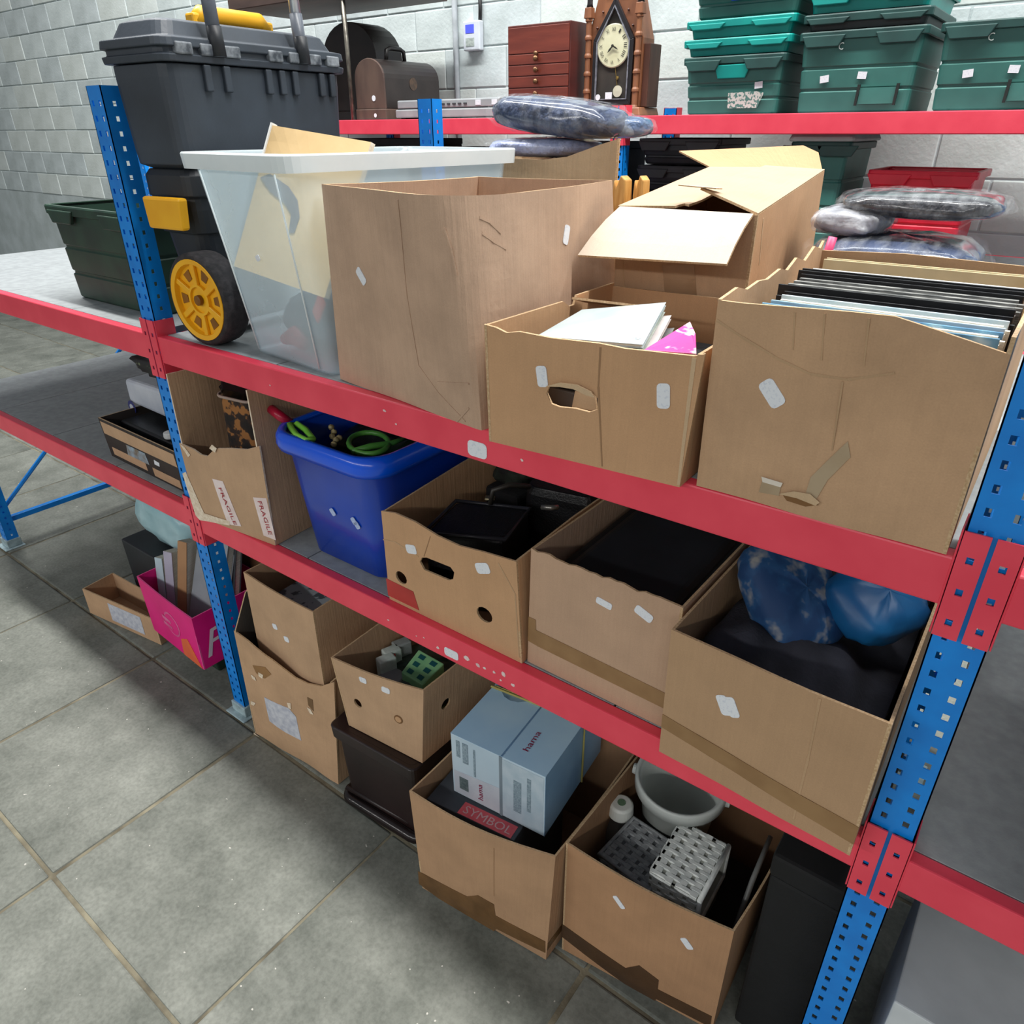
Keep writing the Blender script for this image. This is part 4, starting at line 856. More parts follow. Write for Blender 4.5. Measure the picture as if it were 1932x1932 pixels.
# blue tub
def blue_tub():
    M = pm('royal_blue_plastic', srgb(0, 66, 186), srgb(0, 56, 168), scale=4, rough=.3, bump=.02, coat=.3)
    z0, z1 = Z2+.001, 1.118; cx, cy = -1.256, 1.195
    t = thing('storage_tub', 'royal blue plastic tub with a rolled rim, full of toys', 'tub', (cx, cy, z0))
    w0, w1, d0, d1 = .285, .335, .43, .50
    R = lambda k, g=0: rrect(cx, cy, w0+(w1-w0)*k+g, d0+(d1-d0)*k+g, .045+.02*k, z0+(z1-z0)*k, 6)
    obj('tub_body', MB().loft([R(0, -.02), R(.015, -.003), R(.5), R(.86), R(.87, .004), R(1, .004)], caps=(True, False)), M, t, smooth=True, solid=.003)
    rg = [rrect(cx, cy, w1+g, d1+g, .07, z, 6) for g, z in ((.0, z1-.002), (.006, z1+.006), (.022, z1+.006), (.032, z1-.006), (.034, z1-.024), (.028, z1-.036), (.022, z1-.036))]
    obj('rim', MB().loft(rg, caps=(False, False)), pm('royal_blue_rim', srgb(0, 92, 240), srgb(0, 82, 222), scale=4, rough=.25, bump=0, coat=.4), t, smooth=True, solid=.003)
    p = Panel((cx-w0/2, cy-d0/2-.002, z0), (cx+w0/2, cy-d0/2-.002, z0), (cx+w1/2, cy-d1/2-.002, z1), (cx-w1/2, cy-d1/2-.002, z1))
    for (x, y) in ((628, 966), (668, 983), (674, 991)): p.sticker(x, y, .6, 1, L=.020, Wd=.016, parent=t, mat=pm('blueish_sticker', srgb(190, 206, 240), srgb(160, 180, 226), scale=200, rough=.5, bump=0))
    # toys: a bed of dark pieces and the few bright ones on top
    single('toy_figure', blob((cx-.06, cy+.02, 1.045), .085, .17, .04, .1, e=.7, wob=.08, seed=1), pm('dark_toy_plastic', srgb(28, 34, 36), srgb(20, 24, 26), rough=.4), 'dark toy heap piece lying along the blue tub', 'toy', smooth=True)
    single('toy_figure', blob((cx+.08, cy+.0, 1.045), .065, .16, .042, -.1, e=.7, wob=.08, seed=5), pm('dark_green_toy', srgb(24, 50, 34), srgb(16, 32, 24), rough=.4), 'dark green toy lying in the blue tub', 'toy', smooth=True)
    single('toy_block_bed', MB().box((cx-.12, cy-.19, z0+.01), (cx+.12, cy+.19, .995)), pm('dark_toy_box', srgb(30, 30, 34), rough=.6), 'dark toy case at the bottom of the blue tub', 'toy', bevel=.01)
    zr = 1.108
    single('toy_wand', MB().tube([PZ(512, 772, 1.150), PZ(530, 786, 1.140), PZ(552, 800, 1.115)], [.012, .012, .010], n=12), pm('crimson_toy', srgb(190, 22, 62), srgb(160, 16, 50), rough=.35), 'crimson toy wand poking over the blue tub rim', 'toy', smooth=True)
    single('toy_loop', MB().tube([PZ(x, y, 1.122) for x, y in ((546, 802), (560, 800), (578, 812), (590, 828), (578, 832), (560, 822))], .008, n=8, closed=True), pm('lime_toy', srgb(150, 232, 90), srgb(124, 210, 70), rough=.35), 'lime green looped toy in the blue tub', 'toy', smooth=True)
    gl = MB()
    for k, (x, y) in enumerate(((625, 806), (630, 815), (627, 823), (634, 830), (630, 838), (640, 826))): gl.lathe([(0, -.008), (.006, -.005), (.008, 0), (.006, .005), (0, .008)], PZ(x, y, 1.10), n=10)
    single('bead_string', gl, pm('cream_beads', srgb(190, 176, 130), srgb(130, 116, 80), scale=80, rough=.4), 'string of cream beads in the blue tub', 'beads', smooth=True)
    single('toy_hoop', MB().tube([PZ(662+38*cos(a)+34, 836+20*sin(a), 1.105) for a in [2*pi*k/18 for k in range(18)]], .0065, n=8, closed=True), pm('leaf_green_toy', srgb(84, 150, 62), srgb(54, 112, 50), rough=.4), 'leaf green toy hoop in the blue tub', 'toy', smooth=True)
    single('toy_tail', MB().tube([PZ(664, 852, 1.105), PZ(700, 842, 1.106), PZ(740, 836, 1.106), PZ(765, 826, 1.106)], [.007, .008, .007, .004], n=8), pm('leaf_green_toy', srgb(58, 122, 52)), 'green toy vine across the blue tub', 'toy', smooth=True)
blue_tub()

# banana carton: black bags with buckles
t = thing('handbag', 'black structured handbag lying in the banana carton', 'bag', (-.90, 1.15, Z2+.006))
lea = pm('black_leather', srgb(20, 20, 24), srgb(12, 12, 15), scale=20, rough=.42, bump=.3, bscale=240)
A, B, Cc, D = PZ(800, 1005, .985), PZ(952, 1018, .985), PZ(1000, 960, .985), PZ(860, 945, .985)
obj('bag_body', MB().hexa([V((p.x, p.y, Z2+.006)) for p in (A, B, Cc, D)], [A, B, Cc, D]), lea, t, bevel=.012, seg=3)
obj('piping', MB().tube([A, B, Cc, D], .005, n=8, closed=True), pm('black_piping', srgb(44, 44, 50), rough=.3), t, smooth=True)
obj('strap', MB().tube([PZ(925, 950, .99), PZ(930, 925, 1.03), PZ(960, 915, 1.035), PZ(1000, 918, 1.02)], .006, n=8), pm('dull_strap', srgb(52, 48, 42), rough=.5), t, smooth=True)
obj('buckle', MB().obox(PZ(914, 945, .992), (.02, .012, 0), (-.010, .016, 0), (0, 0, .006)), pm('antique_brass', srgb(150, 140, 112), srgb(110, 100, 76), rough=.35, metal=.7), t, bevel=.002)
t2 = thing('handbag', 'small black handbag with a steel clasp at the back of the banana carton', 'bag', (-.82, 1.30, Z2+.006))
obj('bag_body', rbox((-.825, 1.325), .19, .15, Z2+.006, 1.01, .03, .2), lea, t2, bevel=.004)
obj('clasp', MB().tube([PZ(1022, 957, 1.012), PZ(1040, 958, 1.016), PZ(1052, 957, 1.012)], .006, n=8), pm('steel_clasp', srgb(190, 188, 182), srgb(150, 148, 142), rough=.3, metal=.8), t2, smooth=True)
single('scarf', blob((-.985, 1.34, .99), .055, .06, .035, 0, e=.8, wob=.1, seed=4), pm('mottled_scarf', srgb(40, 48, 38), srgb(24, 22, 22), scale=40, rough=.9), 'dark mottled scarf bundled in the banana carton', 'scarf', smooth=True)
single('scarf_bed', MB().box((-1.045, 1.27, Z2+.007), (-.94, 1.42, .955)), M_DARK, 'dark folded cloth under the scarf in the banana carton', 'cloth', bevel=.01)
# black case in plain box
t = thing('equipment_case', 'matt black case filling the rough-rimmed plain box', 'case', (-.51, 1.2, Z2+.006))
obj('case_body', MB().hexa([(-.655, .972, Z2+.006), (-.378, .972, Z2+.006), (-.378, 1.42, Z2+.006), (-.655, 1.42, Z2+.006)], [(-.655, .972, .995), (-.378, .972, .985), (-.378, 1.42, .99), (-.655, 1.42, 1.0)]), pm('matt_black_case', srgb(26, 29, 34), srgb(18, 20, 24), scale=9, rough=.6, bump=.2), t, bevel=.012, seg=3)
obj('lid_pad', MB().hexa([(-.64, .99, .992), (-.40, .99, .984), (-.40, 1.40, .989), (-.64, 1.40, .998)], [(-.62, 1.01, 1.010), (-.42, 1.01, 1.002), (-.42, 1.38, 1.006), (-.62, 1.38, 1.014)]), pm('black_pad', srgb(30, 33, 40), srgb(22, 24, 29), rough=.5), t, bevel=.008)
# clothes and cushions in the right-hand box
def clothfn(u, v):
    x = -.325+.28*u; y = .905+.48*v
    z = .955+.085*sin(pi*min(1, .12+u*.95))*sin(pi*min(1, .1+v*1.5))*(1-.55*u)+.012*sin(9*u+5*v)+.008*sin(17*v-6*u)+.006*sin(23*u+11*v)-.05*u*(1-v)
    return V((x, y, z))
cl = MB().grid(clothfn, 36, 44); n0 = len(cl.v)
cl.grid(lambda u, v: V((clothfn(u, v).x, clothfn(u, v).y, Z2+.008)), 36, 44)
for side in (range(37), [44*37+i for i in range(37)], [37*j for j in range(45)], [37*j+36 for j in range(45)]):
    side = list(side)
    for a, b in zip(side[:-1], side[1:]): cl.f.append([a, b, b+n0, a+n0]); cl.mi.append(0)
single('dark_jacket', cl, pm('black_navy_jersey', srgb(50, 52, 64), srgb(32, 33, 42), scale=12, rough=.95, bump=.5, bscale=160), 'black jacket crumpled across the right-hand cardboard box', 'jacket', smooth=True)
snow = speck('blue_snow_print', srgb(26, 74, 120), srgb(150, 150, 148), scale=24, thr=.57, rough=.7, base2=srgb(16, 58, 104), spread=.14)
single('cushion', blob(PZ(1492, 1120, 1.035), .105, .085, .045, -.55, e=.7, wob=.03, seed=2, tilt=.75), snow, 'blue cushion with a pale snowy print, leaning in the clothes box', 'cushion', smooth=True)
single('cushion', blob(PZ(1652, 1135, 1.04), .070, .085, .040, -.5, e=.65, wob=.03, seed=5, tilt=.5), pm('plain_blue_satin', srgb(24, 104, 160), srgb(14, 76, 128), scale=8, rough=.45, bump=.2, bscale=30), 'plain bright blue cushion beside the snowy one', 'cushion', smooth=True)

# ------------------------------------------------------------ floor row contents
gm = speck('grey_patchwork', srgb(150, 160, 168), srgb(70, 78, 86), scale=30, thr=.52, rough=.7)
single('boxed_game', MB().hexa([(-1.60, .96, .40), (-1.40, .96, .40), (-1.40, 1.20, .40), (-1.60, 1.20, .40)], [(-1.60, .96, .560), (-1.40, .96, .588), (-1.40, 1.20, .592), (-1.60, 1.20, .57)]), gm, 'grey patterned box inside the nested cardboard box', 'box', bevel=.003)
single('book', MB().box((-1.65, .95, .018), (-1.395, 1.25, .399)), pm('dull_brown_cover', srgb(80, 62, 50), rough=.8), 'thick brown album under the grey patterned box', 'book', bevel=.003)
# dark brown crate
def brown_crate():
    M = pm('dark_brown_plastic', srgb(40, 26, 26), srgb(28, 18, 18), scale=6, rough=.35, bump=.04)
    b = [PZ(648, 1503, .001), PZ(776, 1582, .001)]; FL, FR = V((-1.300, .905, 0)), V((-1.045, .925, 0))
    t = thing('plastic_crate', 'dark brown plastic crate with a rolled foot under the vented box', 'crate', ((FL.x+FR.x)/2, 1.08, 0))
    c = V(((FL.x+FR.x)/2+.01, 1.09, 0))
    R = lambda z, w, d, r=.02: rrect(c.x, c.y, w, d, r, z, 4, .06)
    obj('crate_body', MB().loft([R(.012, .262, .36), (R(.03, .265, .362)), R(.27, .285, .375)], caps=(True, False)), M, t, smooth=False, solid=.004)
    obj('rim', MB().loft([R(.255, .290, .380), R(.258, .308, .398), R(.296, .312, .402), R(.299, .304, .394), R(.299, .28, .37)], caps=(False, False)), M, t, bevel=.003, solid=.003)
    obj('lid', MB().loft([R(.288, .285, .375), R(.2995, .285, .375)]), M, t)
    obj('foot_rail', MB().tube(R(.018, .285, .382, .03), .017, n=10, closed=True), pm('dark_brown_gloss', srgb(34, 24, 24), srgb(24, 17, 17), rough=.22), t, smooth=True)
    obj('front_rib', MB().tube([V((FL.x+.01, FL.y-.004, .045)), V((FR.x-.012, FR.y-.004, .045))], .009, n=8), M, t, smooth=True)
brown_crate()
# groceries in the vented box
wj = pm('white_spice_carton', srgb(214, 226, 222), srgb(180, 196, 192), scale=30, rough=.5)
zc = .480
for i, (x, y, cap) in enumerate(((728, 1240, 1), (738, 1224, 0), (757, 1210, 0))):
    p = PZ(x, y, zc+.012); t = thing('food_packet', ['white food packet with a red cap band in the vented box', 'plain white food packet in the middle of the vented box row', 'greyish white food packet at the back of the vented box row'][i], 'packet', (p.x, p.y, .33))
    a = V((.030, -.010, 0)); b = V((.016, .046, 0))
    obj('packet_body', MB().obox(V((p.x, p.y, .33))-a/2-b/2, a, b, V((0, 0, zc-.33+.012))), wj if i < 2 else pm('grey_white_carton', srgb(160, 168, 168), srgb(136, 144, 144), rough=.6), t, bevel=.004)
    if cap: obj('cap_band', MB().obox(V((p.x-.012, p.y+.02, .43))-a/2, a*.9, b*.35, V((0, 0, .055))), pm('red_band', srgb(220, 96, 96), srgb(200, 80, 80), rough=.5), t, bevel=.003)
A, B, Cc, D = PZ(757, 1268, .478), PZ(797, 1293, .470), PZ(838, 1252, .478), PZ(790, 1225, .486)
t = thing('tea_tin_pack', 'mint green packet printed with teal squares in the vented box', 'packet', tuple((A+Cc)/2-V((0, 0, .15))))
obj('packet_body', MB().hexa([V((p.x, p.y, .33)) for p in (A, B, Cc, D)], [A, B, Cc, D]), pm('mint_carton', srgb(158, 216, 158), srgb(128, 196, 144), scale=20, rough=.45), t, bevel=.003)
Pg_ = Panel(A, B, Cc, D); Pg_.n = V((0, 0, 1)) if Pg_.n.z < 0 else Pg_.n; Pg_.ob = t
tl = pm('teal_print', srgb(28, 108, 104), srgb(20, 84, 96), rough=.5)
for i in range(2):
    for j in range(3):
        u, v = .16+.46*i, .10+.31*j; Pg_.patch('printed_square', [(u, v), (u+.22, v), (u+.22, v+.16), (u, v+.16)], tl, off=.0012, t=.0008, step=.1)
single('grocery_bag', blob((-1.14, 1.10, .40), .095, .12, .055, 0, e=.5, wob=.05, seed=9), pm('dark_green_bag', srgb(62, 84, 74), srgb(34, 46, 42), scale=26, rough=.5), 'dark green bag bedding the packets in the vented box', 'bag', smooth=True)
p = PZ(738, 1275, .455); single('food_tub', MB().lathe([(.0, -.1), (.03, -.1), (.034, -.004), (.032, 0), (0, 0)], p, n=20), pm('grey_tub_lid', srgb(150, 152, 158), srgb(130, 132, 138), rough=.5), 'small grey round tub at the front of the vented box', 'tub', smooth=False, bevel=.002)

# pale blue printed carton
def blue_carton():
    FL, FR = PY(849, 1372, .90), PY(1029, 1478, .925)
    a = (FR-FL); a.z = 0; zt = (FL.z+FR.z)/2; aw = a.length; a.normalize(); b = V((-a.y, a.x, 0)); FL = V((FL.x, FL.y, zt)); FR = FL+a*aw
    dep = .30; z0 = PY(853, 1490, .90).z; zdk = z0-.004
    t = thing('appliance_carton', 'pale blue printed carton tied with yellow string, in the floor box', 'carton', (FL.x+.15, FL.y+.15, z0))
    Mf = pm('pale_blue_print', srgb(196, 214, 226), srgb(176, 198, 214), scale=5, rough=.4, bump=0); 
    body = obj('carton_body', MB().obox(V((FL.x, FL.y, z0)), a*aw, b*dep, V((0, 0, zt-z0))), [Mf], t, bevel=.002)
    front = Panel(V((FL.x, FL.y, z0)), V((FR.x, FR.y, z0)), FR, FL); front.ob = body
    top = Panel(FL, FR, FR+b*dep, FL+b*dep); top.ob = body
    right = Panel(V((FR.x, FR.y, z0)), V((FR.x, FR.y, z0))+b*dep, FR+b*dep, FR); right.ob = body
    top.patch('printed_sky', [(0, 0), (1, 0), (1, 1), (0, 1)], pm('sky_blue_print', srgb(196, 228, 246), srgb(166, 206, 236), scale=4, rough=.35, bump=0), off=.0006, t=.0004, step=.2)
    right.patch('printed_sky', [(0, 0), (1, 0), (1, 1), (0, 1)], pm('mid_blue_print', srgb(152, 192, 224), srgb(120, 164, 204), scale=6, rough=.35, bump=0), off=.0006, t=.0004, step=.2)
    front.patch('printed_panel', [(.56, .02), (.985, .02), (.985, .97), (.56, .97)], pm('grey_blue_print', srgb(170, 190, 204), srgb(186, 202, 214), scale=30, rough=.4, bump=0), off=.0006, t=.0004, step=.2)
    front.patch('printed_panel', [(.02, .02), (.53, .02), (.53, .46), (.02, .40)], pm('grey_lilac_print', srgb(184, 190, 202), srgb(196, 202, 212), scale=20, rough=.4, bump=0), off=.0006, t=.0004, step=.2)
    gr = pm('grey_fine_print', srgb(112, 132, 146), srgb(150, 170, 182), scale=240, rough=.5, bump=0)
    for (u0, u1, v0, v1) in ((.06, .10, .66, .93), (.13, .19, .60, .93), (.25, .27, .45, .90), (.68, .76, .20, .72), (.82, .86, .3, .85)): front.patch('small_print', [(u0, v0), (u1, v0), (u1, v1), (u0, v1)], gr, off=.0012, t=.0004, step=.3)
    front.patch('certificate_mark', [(.08, .12), (.18, .12), (.18, .33), (.08, .33)], pm('dark_grey_print', srgb(108, 122, 124), srgb(80, 94, 98), scale=160, rough=.5, bump=0), off=.0012, t=.0004, step=.3)
    mg_ = pm('maroon_print', srgb(150, 30, 74), srgb(130, 26, 64), scale=50, rough=.45, bump=0)
    front.text('hama', (.345, .10), (.34, .37), .014, mg_, uvspace=True, off=.0018); front.ob.name
    top.text('hama', (.73, .14), (.72, .36), .015, mg_, uvspace=True, off=.0018)
    top.patch('printed_picture', [(.25+.2*cos(k*pi/8), .74+.2*sin(k*pi/8)) for k in range(16)], pm('picture_grey_blue', srgb(96, 126, 148), srgb(140, 168, 188), scale=40, rough=.4, bump=0), off=.0012, t=.0004, step=.1)
    seam = pm('seam_blue', srgb(108, 146, 184), rough=.5)
    top.patch('panel_seam', [(.545, 0), (.56, 0), (.56, 1), (.545, 1)], seam, off=.0014, t=.0004, step=.3); front.patch('panel_seam', [(.53, 0), (.56, 0), (.56, 1), (.53, 1)], pm('seam_grey', srgb(124, 140, 152), rough=.5), off=.0014, t=.0004, step=.3)
    st = pm('yellow_string', srgb(196, 186, 110), srgb(170, 160, 90), rough=.8); h = V((0, 0, .003))
    pts = [top.pos(0, .60)+h-a*.003, top.pos(1, .62)+h+a*.003, right.pos(.62, .0)+a*.003]
    obj('string', MB().tube(pts, .003, n=6), st, t, smooth=True); obj('string', MB().tube([top.pos(.02, .62)+h, top.pos(.99, .645)+h], .0022, n=6), st, t, smooth=True)
    # dark grey box wedged in front of and under it
    k = PZ(818, 1500, .285); d = thing('dark_box', 'dark grey box with a red label wedged in front of the blue carton', 'box', (-.74, .99, .01))
    X0_, X1_ = FL.x-.03, FR.x-.02
    q = [FL-a*.045-b*.050, FR-a*.055-b*.042, FR+b*.22-a*.06, FL+b*.22-a*.045]
    bt = [V((p.x, p.y, .012)) for p in q]; tp = [V((p.x, p.y, zdk)) for p in q]
    bd = obj('box_body', MB().hexa(bt, tp), pm('charcoal_card', srgb(84, 90, 98), srgb(70, 76, 84), scale=14, rough=.6), d, bevel=.002)
    lid = Panel(tp[0], tp[1], tp[2], tp[3]); lid.n = V((0, 0, 1)); lid.ob = bd
    rl = pm('coral_label', srgb(244, 104, 112), srgb(232, 90, 100), scale=60, rough=.5, bump=0)
    lid.patch('red_label', [(.36, .004), (.96, .004), (.96, .14), (.36, .14)], rl, off=.001, t=.0006, step=.2)
    lid.text('SYMBOL', (.40, .03), (.93, .03), .022, pm('pale_print', srgb(250, 196, 196), rough=.5, bump=0), uvspace=True, off=.0016)
    return
blue_carton()

# baskets, bucket, bottle
def weave(mb, p0, ex, ey, nrm, nx, ny, r):
    """basket weave: flat strands passing over and under each other on a face"""
    p0, ex, ey, nrm = V(p0), V(ex), V(ey), V(nrm).normalized()
    for j in range(ny):
        for i in range(nx):
            if (i+j) % 2: continue
            o = p0+ex*((i+.02)/nx)+ey*((j+.06)/ny); a = ex*(1.5/nx) if i < nx-1 else ex*(.96/nx); b = ey*(.93/ny)
            c = o+a*.5+b*.5; mb.prism([o, o+a, o+a+b, o+b], nrm*.001)
            vs = [o+nrm*.001, o+a+nrm*.001, o+a+b+nrm*.001, o+b+nrm*.001, o+a*.3+b*.15+nrm*r, o+a*.7+b*.15+nrm*r, o+a*.7+b*.85+nrm*r, o+a*.3+b*.85+nrm*r]
            mb.add(vs, [(4, 5, 6, 7), (0, 1, 5, 4), (1, 2, 6, 5), (2, 3, 7, 6), (3, 0, 4, 7)])
        for i in range(nx):
            if (i+j) % 2 == 0: continue
            o = p0+ex*((i+.25)/nx)+ey*((j-.05)/ny); mb.obox(o, ex*(.5/nx), ey*(1.1/ny), nrm*(r*.8))
def basket(label, O, ax, ay, az, mat, dark, openface, inner):
    """woven box: O corner, three edge vectors; openface names the mouth ('x' = far end of ax, 'z' = top)"""
    O, ax, ay, az = V(O), V(ax), V(ay), V(az); t = thing('woven_basket', label, 'basket', tuple(O+ax/2+ay/2), 'woven baskets')
    th = .005; ux, uy, uz = ax.normalized(), ay.normalized(), az.normalized(); sh = MB()
    faces = [(O, ax, az, -uy, 'front'), (O+ay, ax, az, uy, 'back'), (O, ay, az, -ux, 'near_end'), (O+ax, ay, az, ux, 'x'), (O+az, ax, ay, uz, 'z'), (O, ax, ay, -uz, 'bottom')]
    for o, e1, e2, n, nm in faces:
        if nm == openface: continue
        sh.obox(o-n*th, e1, e2, n*th)
    obj('basket_wall', sh, dark, t)
    wv = MB()
    for o, e1, e2, n, nm in faces:
        if nm == openface or nm == 'bottom': continue
        weave(wv, o, e1, e2, n, max(3, int(e1.length/.026)), max(3, int(e2.length/.011)), .004)
    stuff(obj('woven_strands', wv, mat, t))
    if openface == 'x': rp = [O+ax, O+ax+ay, O+ax+ay+az, O+ax+az]
    else: rp = [O+az, O+az+ax, O+az+ax+ay, O+az+ay]
    obj('rim', MB().tube([p for p in rp], .006, n=8, closed=True), mat, t, smooth=True); return t
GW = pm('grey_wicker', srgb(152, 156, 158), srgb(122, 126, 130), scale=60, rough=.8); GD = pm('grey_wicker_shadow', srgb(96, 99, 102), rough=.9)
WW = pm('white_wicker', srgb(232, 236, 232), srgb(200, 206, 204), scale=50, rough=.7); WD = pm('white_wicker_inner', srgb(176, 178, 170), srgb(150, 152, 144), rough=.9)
# grey one: upside-down block lying towards the left; white one tipped on its side, mouth to the right
g0 = PZ(1130, 1612, .30); gx = PZ(1224, 1680, .30)-g0; gy = (PZ(1206, 1532, .30)-g0)*.85
basket('grey woven basket lying upside down in the floor box beside the white one', g0-V((0, 0, .13)), gx, gy, (0, 0, .13), GW, GD, 'bottom', None)
w0_ = PZ(1226, 1645, .345); wx = PZ(1320, 1700, .345)-w0_; wy = PZ(1285, 1549, .345)-w0_
basket('white woven basket tipped on its side in the floor box, mouth open', w0_-V((0, 0, .10)), wx, wy, (0, 0, .10), WW, WD, 'x', None)
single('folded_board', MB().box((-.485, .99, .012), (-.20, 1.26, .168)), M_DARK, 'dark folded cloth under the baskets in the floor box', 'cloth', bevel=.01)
single('packing_pad', MB().hexa([w0_-V((0, -.012, .172)), w0_+wx-V((0, -.012, .172)), w0_+wx+wy-V((0, .012, .172)), w0_+wy-V((0, .012, .172))], [w0_-V((0, -.012, .108)), w0_+wx-V((0, -.012, .108)), w0_+wx+wy-V((0, .012, .108)), w0_+wy-V((0, .012, .108))]), GD, 'grey padding beneath the white woven basket', 'padding', bevel=.006)
# bucket
bc = V((-.413, 1.195, 0)); t = thing('bucket', 'white plastic bucket with a flared lip at the back of the basket box', 'bucket', (bc.x, bc.y, .17))
ax = V((.03, -.06, 1)).normalized(); wb = pm('white_bucket_plastic', srgb(206, 212, 208), srgb(190, 196, 192), scale=5, rough=.4, bump=.02)
bo = V((bc.x, bc.y+.012, .20))
obj('bucket_shell', MB().lathe([(.070, 0), (.074, .004), (.094, .200), (.097, .200), (.099, .212), (.105, .212), (.107, .206), (.107, .180), (.104, .180), (.102, .205), (.099, .207), (.093, .200), (.072, .008), (0, .008)], bo, ax, n=48, caps=False), wb, t, smooth=True)
obj('bucket_base', MB().lathe([(0, 0), (.071, 0), (.071, .007), (0, .007)], bo, ax, n=48), wb, t)
e1 = ax.orthogonal().normalized(); e2 = ax.cross(e1)
for s in (-1, 1):
    d = V((1, .2, 0)); d = (d-ax*d.dot(ax)).normalized()*s
    obj('bail_lug', MB().lathe([(.0, 0), (.014, 0), (.012, .012), (0, .014)], bo+ax*.185+d*.103, d, n=14), wb, t)
# bottle
bp = PZ(1172, 1522, .315); t = thing('bottle', 'clear bottle with a round white cap standing in the basket box', 'bottle', (bp.x, bp.y, .17))
obj('cap', MB().lathe([(.0, .034), (.024, .034), (.029, .029), (.031, .0), (.027, -.004), (0, -.004)], bp-V((0, 0, .02)), n=28), pm('white_cap', srgb(232, 236, 230), srgb(216, 220, 214), rough=.35), t, bevel=.002)
obj('bottle_body', MB().lathe([(.036, -.125), (.038, -.12), (.038, -.05), (.032, -.03), (.022, -.018), (.022, -.004)], bp-V((0, 0, .02)), n=28), seethrough('smoky_clear_plastic', srgb(150, 150, 146), .45, rough=.15), t, smooth=True)
obj('cap_logo', MB().lathe([(0, .0346), (.010, .0346), (.010, .0352), (0, .0352)], bp-V((0, 0, .02)), n=12), pm('green_print', srgb(120, 150, 120), srgb(90, 120, 96), scale=300, rough=.5), t)
single('box_liner', MB().tube([V((-.20, .985, .05)), V((-.19, 1.10, .33)), V((-.195, 1.22, .34))], .006, n=6), pm('grey_rod', srgb(120, 122, 120), rough=.4), 'thin grey rod against the side of the basket box', 'rod', smooth=True)
# ------------------------------------------------------------ back rack: top shelf
ZT = ZB+.001
def arch_case(label, x0, x1, y0, y1, zt, mats, handle=True, sticker=True):
    t = thing('sewing_machine_case', label, 'case', ((x0+x1)/2, (y0+y1)/2, ZT))
    w = x1-x0; h = zt-ZT; pr = [(0, .05), (0, h-.42*w)]+[(w/2-w/2*cos(pi*k/14), h-.42*w+.42*w*sin(pi*k/14)) for k in range(1, 14)]+[(w, h-.42*w), (w, .05)]
    obj('case_cover', MB().prism([(x0+a, y0+.008, ZT+z) for a, z in pr], (0, y1-y0-.016, 0)), mats[1], t, bevel=.004)
    obj('end_board', MB().prism([(x0+a, y0, ZT+z) for a, z in pr], (0, .012, 0)), mats[0], t, bevel=.003)
    obj('base_plinth', MB().box((x0-.006, y0-.006, ZT), (x1+.006, y1+.006, ZT+.05)), mats[0], t, bevel=.004)
    if handle:
        cx = x1-.55*w; q = [V((cx, y0+.15, zt-.004)), V((cx, y0+.155, zt+.045)), V((cx, y0+.18, zt+.055)), V((cx, y0+.26, zt+.055)), V((cx, y0+.285, zt+.045)), V((cx, y0+.29, zt-.004))]
        obj('handle', MB().tube(q, .011, n=10), pm('black_handle', srgb(30, 28, 28), rough=.4), t, smooth=True)
        obj('crest', MB().lathe([(0, 0), (.03, 0), (.03, .0015), (0, .002)], (x1+.0005, y0+.22, ZT+.17), (1, 0, 0), n=20), pm('worn_gilt_crest', srgb(86, 66, 50), srgb(50, 42, 38), scale=60, rough=.6), t)
    if sticker:
        obj('lot_sticker', MB().lathe([(0, 0), (.014, 0), (.014, .001), (0, .001)], (x0+.62*w, y0-.0005, ZT+.10), (0, -1, 0), n=12), M_STICK, t); obj('lot_sticker', MB().lathe([(0, 0), (.010, 0), (.010, .001), (0, .001)], (x0+.66*w, y0-.0065, ZT+.02), (0, -1, 0), n=12), M_STICK, t)
wd1 = pm('dull_brown_bentwood', srgb(92, 72, 62), srgb(74, 56, 50), scale=14, rough=.6, stretch=(1, 1, .3)); wd2 = pm('dark_bentwood', srgb(46, 38, 36), srgb(34, 27, 26), scale=10, rough=.4, stretch=(.3, 1, 1))
wd3 = pm('near_black_wood', srgb(34, 27, 25), srgb(22, 17, 16), scale=10, rough=.45)
arch_case('brown bentwood sewing machine case with a black handle on the rear rack', -3.385, -3.165, 3.10, 3.54, 2.085, (wd1, wd2))
arch_case('taller near-black arched wooden case behind the bentwood sewing machine case', -3.86, -3.41, 3.30, 3.512, 2.285, (wd3, wd3), handle=False, sticker=False)
# slim dark table over them, thin metal leg
tb_ = thing('side_table', 'dark topped side table with thin metal legs standing on the rear rack', 'table', (-3.65, 3.22, ZT))
dt = pm('dark_table_top', srgb(86, 68, 62), srgb(66, 52, 48), scale=9, rough=.55, stretch=(.3, 1, 1))
obj('table_top', MB().hexa([(-4.35, 3.06, 2.365), (-3.12, 3.06, 2.365), (-3.12, 3.58, 2.365), (-4.35, 3.58, 2.365)], [(-4.35, 3.06, 2.42), (-3.12, 3.06, 2.42), (-3.12, 3.58, 2.42), (-4.35, 3.58, 2.42)]), dt, tb_, bevel=.004)
lgm = pm('satin_metal_leg', srgb(120, 116, 106), srgb(84, 80, 74), scale=30, rough=.4, metal=.6)
for (x, y) in ((-3.398, 3.082), (-3.925, 3.55), (-4.335, 3.09)):
    obj('leg', MB().tube([(x-.005, y, ZT), (x, y, 2.365)], .011, n=10), lgm, tb_, smooth=True)
